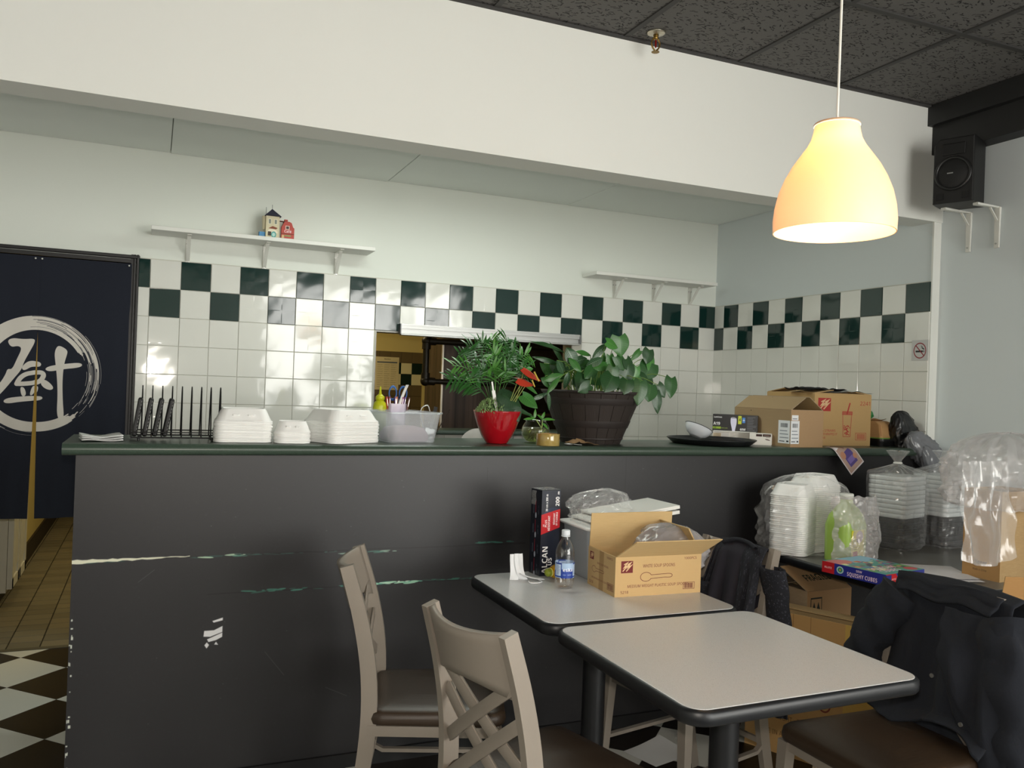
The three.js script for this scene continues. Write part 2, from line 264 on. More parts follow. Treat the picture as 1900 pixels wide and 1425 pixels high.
// --- kitchen shell behind the hatch and doorway
const kitchenPaint = std(0xc9b878, 0.7, { bumpMap: paintBump, bumpScale: 0.0004 });
const KZ = -2.9;
const wallKitchen = struct('wall_kitchen', uvm(merge([span(-3.3, 0.2, 0, 2.7, KZ - 0.15, KZ), span(-3.3, -3.15, 0, 2.7, -5.6, KZ - 0.15), span(-5.6, -3.15, 0, 2.7, -5.75, -5.6), span(-4.62, -4.43, 0, 2.6, -5.6, -1.62)])), kitchenPaint);
struct('wall_kitchen_left', uvm(span(-5.8, -5.6, 0, 2.7, -5.75, -0.12)), kitchenPaint);
struct('wall_kitchen_right', uvm(span(0.2, 0.4, 0, 2.7, KZ - 0.15, -0.12)), kitchenPaint);
struct('ceiling_kitchen', uvm(span(-5.8, 0.4, 2.6, 2.7, -5.75, -0.12)), std(0xd8d2bc, 0.8));
{
  // band of small tiles: brown, with a chequered strip of green and cream
  const q = 0.105, brown = std(0x64563a, 0.3), cream = std(0xd2caa2, 0.25), green = std(0x14261d, 0.25), g = tileGeo(q, q, 0.006, 0.0015), gx = -1.237;
  part('tile_backing', span(-2.05, gx, 0.9, 1.715, KZ, KZ + 0.003), std(0x4a3c26, 0.9), wallKitchen);
  for (let i = 0; i < 8; i++) for (let r = 0; r < 9; r++) {
    const x = gx - (i + 0.5) * q, y = 1.715 - (r + 0.5) * q, m = part('tile', g, r === 1 || r === 2 ? ((i + r) % 2 ? green : cream) : brown, wallKitchen);
    m.position.set(x, y, KZ + 0.002);
  }
  // pillar and short return wall beside the cooker
  const pier = part('pier', uvm(span(-1.237, -1.187, 0, 2.6, KZ, KZ + 0.03)), kitchenPaint, wallKitchen);
  part('baseboard', span(-4.43, -4.415, 0, 0.14, -5.6, -1.62), std(0x2b2318, 0.6), wallKitchen); const narrow = tileGeo(0.053, q, 0.006, 0.0015);
  for (let i = 0; i < 4; i++) for (let r = 0; r < 9; r++) { const m = part('tile', narrow, r === 1 || r === 2 ? ((i + r) % 2 ? green : cream) : brown, wallKitchen); m.position.set(-1.16 + i * 0.053, 1.715 - (r + 0.5) * q, KZ + 0.002); }
}
single('wall_notice', sheet(6, 8, (u, v) => [-1.70 + 0.23 * u, 1.35 + 0.31 * v, KZ + 0.012 + 0.006 * Math.sin(u * 3.1) * v], 0.001), std(0xffffff, 0.8, { map: tex(256, 420, (x, w, h) => { x.fillStyle = '#cfc39c'; x.fillRect(0, 0, w, h); text(x, 'Notice', 128, 34, 22, { color: '#4a4638', align: 'center', weight: 'bold' }); x.fillStyle = '#4b5563'; x.fillRect(20, 60, 216, 16); for (let r = 0; r < 11; r++) for (let c = 0; c < 3; c++) { x.fillStyle = 'rgba(90,84,64,0.5)'; x.fillRect(24 + c * 72, 96 + r * 28, 62, 3); x.fillRect(24 + c * 72, 104 + r * 28, rr(30, 60), 3); } }) }), 'cream printed notice sheet on the brown tiled kitchen wall seen through the hatch', 'notice');

// doorway trim
const doorTrim = struct('door_1', merge([span(DX1 - 0.002, DX1 + 0.012, 0, DY + 0.045, -0.1, 0.012), rb(0.012, DY + 0.045, 0.02, 0.004, DX1 + 0.016, (DY + 0.045) / 2, 0.012), rb(0.014, DY + 0.045, 0.026, 0.005, DX1 + 0.03, (DY + 0.045) / 2, 0.012), span(DX0 - 0.04, DX1 + 0.036, DY, DY + 0.02, -0.1, 0.014), rb(DX1 - DX0 + 0.08, 0.018, 0.026, 0.005, (DX0 + DX1) / 2, DY + 0.032, 0.012), span(DX0 - 0.04, DX0, 0, DY + 0.04, -0.1, 0.014)]), std(0x1d1b1d, 0.42));
// ================================================================ counter, hatch, curtain, shelves, speaker, lamp
const CT = 1.188, CZ = 1.8;   // counter top height, counter front plane
{
  const c = thing('service_counter', 'long black-painted service counter with a dark green rounded top and chipped paint seams', 'counter', [-1.913, 0, 1.6]);
  const panelTex = tex(2048, 660, (x, w, h) => {
    x.fillStyle = '#222123'; x.fillRect(0, 0, w, h); speckle(x, w, h, 9000, ['rgba(255,255,255,0.012)', 'rgba(0,0,0,0.06)'], 1, 4);
    const X = (m) => (m + 3.82) / 3.82 * w, Y = (y) => (1.147 - y) / 1.147 * h, chip = (x0, x1, y, t, n, cols) => { for (let i = 0; i < n; i++) { const px = X(rr(x0, x1)), l = rr(3, 16); x.fillStyle = cols[Math.floor(rnd() * cols.length)]; x.beginPath(); x.ellipse(px, Y(y) + rr(-t, t), l, rr(0.8, t), rr(-0.1, 0.1), 0, 7); x.fill(); } };
    x.strokeStyle = 'rgba(8,8,8,0.75)'; x.lineWidth = 2; for (const [x0, x1, y] of [[-3.82, -2.2, 0.797], [-3.4, -1.75, 0.665]]) { x.beginPath(); x.moveTo(X(x0), Y(y)); for (let i = 1; i <= 30; i++) x.lineTo(X(x0 + (x1 - x0) * i / 30), Y(y) + rr(-1, 1)); x.stroke(); }
    x.lineWidth = 1.5; x.beginPath(); x.moveTo(X(-1.747), 0); x.lineTo(X(-1.747), Y(0.6)); x.stroke();
    x.beginPath(); x.moveTo(X(-2.375), Y(1.1)); x.lineTo(X(-2.375), Y(1.05)); x.stroke();
    chip(-3.8, -3.68, 0.795, 2, 10, ['#26403c', '#1f3833']);
    x.fillStyle = '#d8d8c0'; x.beginPath(); x.moveTo(X(-3.82), Y(0.806)); for (let i = 0; i <= 24; i++) x.lineTo(X(-3.82 + 0.36 * i / 24), Y(0.804) + rr(-1, 1) + i * 0.06); for (let i = 24; i >= 0; i--) x.lineTo(X(-3.82 + 0.36 * i / 24), Y(0.79) + rr(-1.2, 1.2) - i * 0.22); x.fill();
    chip(-3.45, -3.28, 0.797, 2, 16, ['#a9c2a8', '#4d7f70', '#27413d']); chip(-3.28, -2.95, 0.795, 1.5, 12, ['#315049', '#29403c']);
    chip(-3.29, -2.85, 0.666, 2, 20, ['#3f7a6a', '#2f5b50']); chip(-2.86, -2.62, 0.667, 2.4, 26, ['#9fd0b4', '#5da58e', '#cfe3cf']); chip(-2.7, -2.4, 0.668, 1.6, 14, ['#35705f', '#2b463f']);
    chip(-2.95, -2.72, 0.788, 1.4, 16, ['#7f9a8a', '#3f6a5f']); chip(-2.4, -2.2, 0.805, 1.6, 12, ['#2f5a50', '#3c7565']);
    x.fillStyle = '#e8e8ea'; for (const pts of [[[0.0, 0.582], [-0.035, 0.572], [-0.03, 0.566], [0, 0.572]], [[0, 0.553], [-0.028, 0.54], [-0.06, 0.54], [-0.062, 0.52], [-0.04, 0.518], [0, 0.532]], [[0, 0.53], [-0.05, 0.51], [-0.045, 0.5], [-0.02, 0.505], [0, 0.515]], [[-0.05, 0.5], [-0.058, 0.49], [-0.05, 0.478], [-0.042, 0.49]], [[-0.02, 0.5], [-0.026, 0.49], [-0.012, 0.488]]]) { x.beginPath(); pts.forEach(([a, b], i) => (i ? x.lineTo : x.moveTo).call(x, X(-3.345 + a), Y(b))); x.fill(); }
    for (let i = 0; i < 60; i++) { x.fillStyle = 'rgba(200,210,205,0.25)'; x.fillRect(rnd() * w, rnd() * h, 2, 1.5); }
    for (let i = 0; i < 26; i++) { x.fillStyle = '#cfd4c8'; x.fillRect(rr(0, 4), rr(0.45, 1) * h, rr(1, 4), rr(2, 7)); }
    x.strokeStyle = 'rgba(170,175,170,0.35)'; x.lineWidth = 1; for (const [a, b, d, e] of [[-3.2, 0.45, -3.13, 0.36], [-3.62, 0.72, -3.57, 0.76], [-2.98, 0.3, -2.9, 0.26]]) { x.beginPath(); x.moveTo(X(a), Y(b)); x.lineTo(X(d), Y(e)); x.stroke(); }
  });
  const L = 3.82, fm = std(0xffffff, 0.42, { map: panelTex, bumpMap: paintBump, bumpScale: 0.0003 }), dk = std(0x1d1c1e, 0.45);
  const front = new THREE.Mesh(); void front;
  part('front_panel', bx(L, 1.147, 0.03, 0, 1.147 / 2, 0.185), [dk, dk, dk, dk, fm, dk], c).position.x = -0.01;
  part('end_panel', bx(0.03, 1.147, 0.33, -L / 2 + 0.005, 1.147 / 2, 0.0), dk, c);
  part('back_panel', bx(L - 0.03, 1.147, 0.02, 0, 1.147 / 2, -0.16), dk, c);
  part('work_shelf', bx(L - 0.05, 0.02, 0.3, 0, 0.985, -0.32), std(0xbdbab0, 0.5), c);
  part('base_trim', bx(L, 0.05, 0.012, -0.01, 0.025, 0.206), std(0x121213, 0.5), c);
  // laminate top with a bullnose front edge, lengthwise extrusion
  const sh = new THREE.Shape(); const r = 0.0195, zb = -0.2, zf = 0.245;
  sh.moveTo(zb, 0); sh.lineTo(zf - r, 0); sh.absarc(zf - r, r, r, -Math.PI / 2, Math.PI / 2); sh.lineTo(zb, 2 * r); sh.lineTo(zb, 0);
  const top = new THREE.ExtrudeGeometry(sh, { depth: L + 0.036, bevelEnabled: false, curveSegments: 10 }); top.rotateY(-Math.PI / 2); top.translate(0, 0, 0);
  // shape x becomes z, extrusion runs along -x
  const p = top.attributes.position; for (let i = 0; i < p.count; i++) p.setZ(i, p.getZ(i)); top.computeBoundingBox(); const bbx = top.boundingBox; top.translate(-bbx.max.x + 1.898, CT - 2 * r, 0); top.computeVertexNormals();
  const lam = tex(512, 512, (x, w, h) => { x.fillStyle = '#3b4a3f'; x.fillRect(0, 0, w, h); speckle(x, w, h, 9000, ['#35443a', '#435347', '#2f3c33', '#4a5a4e'], 1, 3); }, { repeat: [1, 1] });
  part('countertop', uvm(toCreasedNormals(top, 0.5), 0.35), std(0xffffff, 0.33, { map: lam }), c, 'dark green laminate countertop with rounded front edge');
}
// ledge of the serving hatch and its pulled-up metal shutter
{
  const l = thing('hatch_ledge', 'dark green laminate ledge along the sill of the serving hatch', 'ledge', [-1.765, 1.125, 0.05]);
  part('ledge_top', rb(1.34, 0.026, 0.27, 0.01, 0, 0.013, -0.02, 3), std(0x3d4a42, 0.32), l);
  const s = thing('roller_shutter', 'grey aluminium roller shutter bar over the serving hatch', 'shutter', [-1.68, 1.72, 0.03]);
  const al = std(0xb9bab8, 0.38, { metalness: 0.65 });
  part('bottom_bar', merge([bx(1.19, 0.018, 0.02, 0, 0.032, 0.005), bx(1.19, 0.034, 0.008, 0, 0.006, -0.002), bx(1.19, 0.01, 0.03, 0, 0.046, 0.004)]), al, s);
  part('lower_rail', rb(1.19, 0.012, 0.045, 0.004, 0, -0.012, 0.0), al, s);
  for (const sx of [-1, 1]) part('end_cap', bx(0.006, 0.06, 0.05, sx * 0.597, 0.02, 0.002), std(0x77787a, 0.4, { metalness: 0.6 }), s);
  const head = std(0x8d8c88, 0.4, { metalness: 0.5 });
  struct('trim_2', merge([span(HX0, HX1, HY1 - 0.008, HY1, -0.12, 0.004), span(HX0, HX0 + 0.006, HY0, HY1, -0.12, 0.003), span(HX1 - 0.006, HX1, HY0, HY1, -0.12, 0.003)]), head);
}
// ---- kitchen behind the hatch
{
  const hood = thing('cooker_hood', 'dark stained steel cooker hood and splash panel seen through the hatch', 'hood', [-0.87, 0, -1.6]);
  const dull = std(0x5b4f4a, 0.45, { metalness: 0.35, bumpMap: grain, bumpScale: 0.0006, map: tex(256, 256, (x, w, h) => { x.fillStyle = '#c4b6ac'; x.fillRect(0, 0, w, h); for (let i = 0; i < 60; i++) { x.fillStyle = 'rgba(30,22,18,0.12)'; x.fillRect(rnd() * w, 0, rr(2, 14), h); } }) });
  part('side_panel', bx(0.03, 1.75, 0.4, -0.73, 0.875, 0.23), dull, hood);
  part('front_panel', bx(0.62, 1.75, 0.03, -0.44, 0.875, 0.435), dull, hood);
  part('edge_strip', bx(0.014, 1.75, 0.014, -0.744, 0.875, 0.452), std(0xb5ada0, 0.35, { metalness: 0.8 }), hood);
  part('canopy', merge([bx(1.46, 0.06, 0.5, 0, 1.80, 0.27), bx(1.46, 0.3, 0.03, 0, 1.97, 0.5), bx(0.03, 0.3, 0.4, -0.73, 1.97, 0.25)]), std(0x4a3826, 0.45, { metalness: 0.3 }), hood);
  part('back_panel', bx(0.9, 1.75, 0.03, 0.3, 0.875, -0.1), std(0x2b2420, 0.5), hood);
  for (const y of [1.2, 1.42]) part('shelf', bx(0.85, 0.02, 0.3, 0.3, y, 0.05), std(0x4a3826, 0.5), hood);
  const PX = -1.772, pipe = thing('gas_pipe', 'black iron gas pipe with elbows running across the cooker panel', 'pipe', [PX, 0, -1.06]);
  const iron = std(0x17140f, 0.45, { metalness: 0.4 });
  part('vertical_run', rod([0, 1.44, 0], [0, 1.735, 0], 0.024, 14), iron, pipe);
  part('upper_run', rod([0, 1.735, 0], [1.5, 1.735, 0], 0.022, 14), iron, pipe);
  part('lower_run', rod([0, 1.44, 0], [1.5, 1.44, 0], 0.02, 14), iron, pipe);
  for (const y of [1.44, 1.735]) part('elbow', merge([new THREE.SphereGeometry(0.036, 16, 12).translate(0, y, 0), rod([0, y - (y > 1.6 ? 0.06 : -0.06), 0], [0, y, 0], 0.032, 14), rod([0, y, 0], [0.07, y, 0], 0.03, 14)]), iron, pipe);
  part('valve', merge([rod([0.02, 1.76, 0.02], [0.02, 1.79, 0.06], 0.012), new THREE.TorusGeometry(0.022, 0.006, 8, 18).translate(0.02, 1.79, 0.065)]), iron, pipe);
  const lamp = thing('kitchen_ceiling_light', 'warm rectangular ceiling light in the kitchen', 'lamp', [-2.6, 2.56, -1.5]);
  part('housing', rb(1.2, 0.05, 0.6, 0.01, 0, 0.012, 0), M.whiteMetal, lamp); part('diffuser', bx(1.1, 0.01, 0.5, 0, -0.018, 0), std(0xfff2d0, 0.5, { emissive: 0xffe6ac, emissiveIntensity: 1.2 }), lamp);
  const l2 = copyThing(lamp, 'kitchen_ceiling_light', [-4.1, 2.56, -1.8], Math.PI / 2, 'warm rectangular ceiling light behind the doorway curtain', undefined);
  void l2;
  const svc = thing('strip_light', 'white fluorescent strip fitting on the ceiling over the staff side', 'lamp', [-2.2, 2.575, 1.22]);
  part('housing', rb(1.26, 0.05, 0.26, 0.01, 0, 0.006, 0), M.whiteMetal, svc); part('diffuser', bx(1.16, 0.01, 0.2, 0, -0.024, 0), std(0xffffff, 0.5, { emissive: 0xf4fff8, emissiveIntensity: 1.5 }), svc);
  // white cabinet beyond the doorway
  const cab = thing('kitchen_cabinet', 'white base cabinet with raised-panel doors standing beyond the curtain', 'cabinet', [-4.65, 0, -1.17]);
  const cw = std(0xd3d3cc, 0.45);
  part('carcass', bx(0.56, 0.78, 0.6, 0, 0.48, 0), cw, cab); part('worktop', rb(0.6, 0.03, 0.62, 0.008, 0.01, 0.885, 0), std(0x9d9a90, 0.4), cab); part('plinth', bx(0.5, 0.09, 0.56, -0.02, 0.045, 0), std(0x2a2722, 0.7), cab);
  for (const [k, z] of [[0, 0.15], [1, -0.15]]) {
    const d = part('door', merge([bx(0.02, 0.74, 0.285, 0.292, 0.48, z), bx(0.012, 0.06, 0.285, 0.305, 0.82, z), bx(0.012, 0.06, 0.285, 0.305, 0.14, z), bx(0.012, 0.74, 0.05, 0.305, 0.48, z - 0.117), bx(0.012, 0.74, 0.05, 0.305, 0.48, z + 0.117), rb(0.012, 0.5, 0.14, 0.005, 0.304, 0.48, z)]), cw, cab);
    part('knob', new THREE.SphereGeometry(0.013, 14, 10).translate(0.325, 0.72, z + (k ? 0.1 : -0.1)), M.steel, d);
  }
}
// ---- split curtain in the doorway
{
  const CX = -4.155, W = 0.422, Y0 = 0.667, Y1 = 1.995;
  const art = tex(1024, 1660, (x, w, h) => {
    x.fillStyle = '#161b29'; x.fillRect(0, 0, w, h);
    for (let i = 0; i < 26000; i++) { x.fillStyle = rnd() < 0.5 ? 'rgba(60,70,100,0.10)' : 'rgba(0,0,0,0.14)'; x.fillRect(rnd() * w, rnd() * h, rr(1, 6), 1); }
    // brush marks are placed in drawing units about the curtain's centre line
    const k = 1024 / (2 * W), X = (u) => w / 2 + (u - 225) * 0.00076 * k, Y = (v) => (Y1 - (1.69 - (v - 500) * 0.00083)) * k, ink = '#d5d0c8';
    const poly = (pts) => { x.fillStyle = ink; x.beginPath(); x.moveTo(X((pts[0][0] + pts[pts.length - 1][0]) / 2), Y((pts[0][1] + pts[pts.length - 1][1]) / 2)); pts.forEach((p, i) => { const n = pts[(i + 1) % pts.length]; x.quadraticCurveTo(X(p[0]), Y(p[1]), X((p[0] + n[0]) / 2), Y((p[1] + n[1]) / 2)); }); x.fill(); };
    const strand = (r, a0, a1, lw, wob) => { x.strokeStyle = ink; x.lineWidth = lw; x.lineCap = 'round'; x.beginPath(); for (let i = 0; i <= 60; i++) { const a = (a0 + (a1 - a0) * i / 60) * D, q = r * (1 + wob * Math.sin(a * 3 + r)), px = X(225 + q * Math.cos(a)), py = Y(872 - q * 0.98 * Math.sin(a)); i ? x.lineTo(px, py) : x.moveTo(px, py); } x.stroke(); };
    for (let r = 285; r <= 372; r += 2.6) { const f = (r - 285) / 87; strand(r, 40 - 30 * rnd() * (0.4 + f), 205 + 20 * rnd(), 6.6, 0.004); }
    for (let r = 300; r <= 385; r += 5) { const s = rr(-35, 30); strand(r, s, s + rr(20, 60), rr(1.2, 4), 0.006); }
    for (let r = 300; r <= 380; r += 6) { const s = rr(-48, -8); strand(r, s, s + rr(6, 18), rr(1, 3), 0.004); }
    for (let r = 312; r <= 368; r += 2.6) { const f = (r - 312) / 56; strand(r, 205 - 5 * rnd(), 290 + 18 * (1 - Math.abs(f - 0.6)) + 8 * rnd(), 6.6, 0.004); }
    for (let r = 330; r <= 400; r += 5) { const s = rr(196, 245); strand(r, s, s + rr(20, 50), rr(1, 4), 0.01); }
    for (let i = 0; i < 26; i++) { x.globalCompositeOperation = 'source-over'; x.strokeStyle = '#161b29'; const r = rr(300, 372), s = rr(10, 70); x.lineWidth = rr(0.8, 2.6); x.beginPath(); for (let j = 0; j <= 20; j++) { const a = (s + rr(10, 40) * j / 20) * D; const px = X(225 + r * Math.cos((s + 30 * j / 20) * D)), py = Y(872 - r * 0.98 * Math.sin((s + 30 * j / 20) * D)); void a; j ? x.lineTo(px, py) : x.moveTo(px, py); } x.stroke(); }
    // the character, stroke by stroke
    poly([[50, 672], [80, 652], [145, 658], [208, 650], [214, 672], [185, 735], [155, 800], [143, 850], [105, 900], [62, 960], [20, 1012], [-25, 1062], [-60, 1048], [-25, 985], [20, 940], [52, 880], [60, 845], [88, 850], [112, 785], [140, 715], [115, 700], [75, 712]]);
    poly([[140, 838], [168, 800], [205, 788], [250, 800], [245, 828], [200, 826], [160, 856]]);
    x.strokeStyle = ink; x.lineCap = 'round'; x.lineJoin = 'round'; x.lineWidth = 30 * 0.00076 * k; x.beginPath(); x.moveTo(X(120), Y(938)); x.quadraticCurveTo(X(140), Y(876), X(200), Y(868)); x.quadraticCurveTo(X(268), Y(850), X(262), Y(885)); x.quadraticCurveTo(X(250), Y(922), X(210), Y(930)); x.quadraticCurveTo(X(160), Y(938), X(120), Y(938)); x.stroke();
    poly([[140, 955], [165, 958], [180, 1000], [165, 1020], [148, 1005]]); poly([[212, 945], [238, 950], [222, 1004], [196, 1010]]);
    poly([[42, 1052], [60, 1030], [140, 1016], [250, 1008], [264, 1026], [235, 1040], [140, 1050], [70, 1064]]);
    poly([[340, 690], [365, 690], [404, 715], [400, 745], [384, 800], [376, 900], [380, 1030], [392, 1150], [372, 1172], [345, 1130], [350, 1000], [342, 880], [332, 800], [324, 735]]);
    poly([[266, 842], [296, 818], [400, 800], [482, 790], [498, 808], [470, 824], [380, 836], [300, 856]]);
    poly([[250, 905], [285, 910], [328, 955], [308, 974], [270, 962], [246, 935]]);
  });
  for (const s of [-1, 1]) {
    const t = thing('door_curtain', s < 0 ? 'left half of the dark navy doorway curtain with a white brush-painted emblem' : 'right half of the dark navy doorway curtain with a white brush-painted emblem', 'curtain', [CX, 0, 0.0], 0);
    const g = sheet(36, 40, (u, v) => { const y = Y1 - (Y1 - Y0) * v, gap = 0.017 * Math.max(0, v - 0.28) / 0.72 * (1.2 - 0.3 * v), x = s < 0 ? -W + (W - gap) * u : gap + (W - gap) * u; return [x, y, 0.012 + 0.01 * v * Math.sin(u * 9 + s) + 0.004 * Math.sin(u * 23 + v * 3) * v + 0.008 * v * nz(u * 3, v * 2, s * 7)]; }, 0.002);
    const uv = g.attributes.uv; for (let i = 0; i < uv.count; i++) uv.setXY(i, (s < 0 ? 0 : 0.5) + uv.getX(i) * 0.5, 1 - uv.getY(i));
    part('cloth', g, phys(0xffffff, 0.9, { map: art, bumpMap: grain, bumpScale: 0.0004 }), t);
    for (const u of s < 0 ? [0.1, 0.95] : [0.02, 0.97]) part('push_pin', new THREE.SphereGeometry(0.0045, 10, 8).translate(s < 0 ? -W + W * u : W * u, Y1 - 0.012, 0.022), M.whiteMetal, t);
  }
}
// ---- wall shelves
function shelf(label, x0, x1, y, brackets, depth) {
  const w = x1 - x0, t = thing('wall_shelf', label, 'shelf', [(x0 + x1) / 2, y, 0]);
  part('board', rb(w, 0.022, depth, 0.003, 0, 0.011, depth / 2 + 0.003), M.whitePlastic, t);
  for (const bxp of brackets) {
    const x = bxp - (x0 + x1) / 2, b = part('bracket', merge([bx(0.022, 0.14, 0.004, x, -0.07, 0.004), bx(0.022, 0.004, depth * 0.8, x, -0.002, depth * 0.4), bar([x, -0.12, 0.008], [x, -0.006, depth * 0.62], 0.004, 0.018, [0, 0, 1])]), M.whiteMetal, t);
    for (const [dx, dy] of [[-0.018, -0.03], [0.018, -0.03], [0, -0.125]]) part('screw', new THREE.CylinderGeometry(0.004, 0.004, 0.004, 10).rotateX(Math.PI / 2).translate(x + dx * 0.5, dy, 0.007), M.steel, b);
  }
  return t;
}
shelf('long white wall shelf carrying the toy house, above the chequered tiles', -3.645, -2.481, 2.158, [-3.46, -3.06, -2.66], 0.2);
shelf('short white empty wall shelf near the corner above the chequered tiles', -1.059, -0.13, 2.15, [-0.82, -0.515, -0.222], 0.19);
{ // paper toy house
  const t = thing('toy_house', 'small printed card toy house with a blue-roofed tower and red gabled wing', 'toy', [-3.02, 2.18, 0.1], 0.05);
  const facade = (base, draw) => std(0xffffff, 0.7, { map: tex(160, 220, (x, w, h) => { x.fillStyle = base; x.fillRect(0, 0, w, h); draw(x, w, h); }) });
  const tower = facade('#d9cfb0', (x) => { for (const px of [30, 100]) { x.fillStyle = '#8d9187'; x.fillRect(px, 30, 30, 46); x.strokeStyle = '#f3eedc'; x.lineWidth = 4; x.strokeRect(px, 30, 30, 46); } x.fillStyle = '#8a4a35'; x.beginPath(); x.moveTo(30, 120); x.lineTo(80, 96); x.lineTo(140, 110); x.lineTo(120, 124); x.fill(); x.fillStyle = '#efe6d0'; x.beginPath(); x.ellipse(80, 160, 62, 36, 0, Math.PI, 0); x.fill(); x.fillStyle = '#4a4038'; x.fillRect(26, 150, 40, 40); x.fillStyle = '#5aa9a6'; x.beginPath(); x.arc(95, 176, 30, 0, 7); x.fill(); x.fillStyle = '#bfe0da'; x.beginPath(); x.arc(95, 176, 18, 0, 7); x.fill(); x.fillStyle = '#3f8f92'; x.fillRect(40, 200, 90, 20); });
  const red = facade('#c0544c', (x) => { x.fillStyle = '#f0dcd0'; x.fillRect(50, 50, 50, 44); x.fillStyle = '#4b3b3a'; x.fillRect(58, 57, 34, 30); text(x, 'Café', 80, 130, 42, { color: '#f3e0e6', align: 'center', weight: 'bold' }); x.fillStyle = '#6d3a2c'; x.fillRect(0, 140, 160, 8); x.fillStyle = '#8aa06a'; x.fillRect(40, 158, 80, 16); x.fillStyle = '#d8b98a'; x.fillRect(6, 160, 30, 44); x.fillStyle = '#7d4036'; x.fillRect(0, 206, 160, 14); });
  const plainCream = std(0xd2c8aa, 0.75), navy = std(0x2a2b45, 0.6), brick = std(0xb24a42, 0.7), brown = std(0x6d3c33, 0.7);
  part('tower', bx(0.072, 0.125, 0.06, -0.02, 0.0625, 0), [plainCream, plainCream, plainCream, plainCream, tower, plainCream], t);
  part('tower_roof', new THREE.ConeGeometry(0.062, 0.045, 4, 1).rotateY(Math.PI / 4).translate(-0.02, 0.147, 0), navy, t);
  part('flag_pole', merge([rod([-0.02, 0.165, 0], [-0.02, 0.192, 0], 0.0015), rod([-0.052, 0.12, 0], [-0.052, 0.175, 0], 0.0015)]), std(0x8d8d8a, 0.5), t);
  part('turret', cyl(0.01, 0.013, 0.075, -0.06, 0.05, 0, 10), plainCream, t);
  const gs = new THREE.Shape(); [[-0.035, 0], [0.035, 0], [0.035, 0.07], [0.028, 0.075], [0.02, 0.098], [0.008, 0.104], [-0.008, 0.104], [-0.02, 0.1], [-0.035, 0.07]].forEach((p, i) => (i ? gs.lineTo : gs.moveTo).call(gs, ...p));
  const gg = new THREE.ExtrudeGeometry(gs, { depth: 0.05, bevelEnabled: false }); const gu = gg.attributes.uv, gp = gg.attributes.position; for (let i = 0; i < gu.count; i++) gu.setXY(i, (gp.getX(i) + 0.035) / 0.07, gp.getY(i) / 0.105);
  part('red_wing', gg.translate(0.062, 0, -0.02), [red, brick], t);
  part('wing_roof', bx(0.05, 0.004, 0.05, 0.035, 0.104, 0).rotateZ(0), brown, t); part('link_wall', bx(0.03, 0.1, 0.045, 0.022, 0.05, -0.004), std(0xa7a39a, 0.7), t);
  part('chimney', bx(0.018, 0.014, 0.018, 0.055, 0.111, 0), brick, t);
  part('blue_shed', bx(0.03, 0.036, 0.035, -0.072, 0.018, 0.0), std(0x4f8fc0, 0.6), t);
  part('base_strip', bx(0.15, 0.004, 0.07, 0.01, 0.002, 0), std(0xb59a5a, 0.7), t);
}
// ---- no-smoking sticker
single('no_smoking_sign', bx(0.002, 0.105, 0.1, -0.0122, 1.682, 1.738), (() => { const m = std(0xffffff, 0.4, { map: tex(256, 256, (x) => { x.fillStyle = '#c6c6c4'; x.fillRect(0, 0, 256, 256); x.strokeStyle = '#1a1a1a'; x.lineWidth = 22; x.beginPath(); x.moveTo(62, 142); x.lineTo(176, 142); x.stroke(); x.fillStyle = '#1a1a1a'; x.fillRect(182, 131, 7, 22); x.fillRect(193, 131, 7, 22); x.lineWidth = 7; x.beginPath(); x.moveTo(196, 122); x.bezierCurveTo(196, 96, 168, 112, 170, 92); x.bezierCurveTo(160, 78, 150, 80, 146, 70); x.stroke(); x.beginPath(); x.moveTo(184, 122); x.bezierCurveTo(184, 104, 152, 110, 156, 88); x.stroke(); x.strokeStyle = '#8e2630'; x.lineWidth = 13; x.beginPath(); x.arc(128, 132, 92, 0, 7); x.stroke(); x.beginPath(); x.moveTo(63, 67); x.lineTo(193, 197); x.stroke(); }) }); const e = std(0xc6c6c4, 0.4); return [e, m, e, e, e, e]; })(), 'small square no-smoking sticker on the tiled right wall', 'sign');

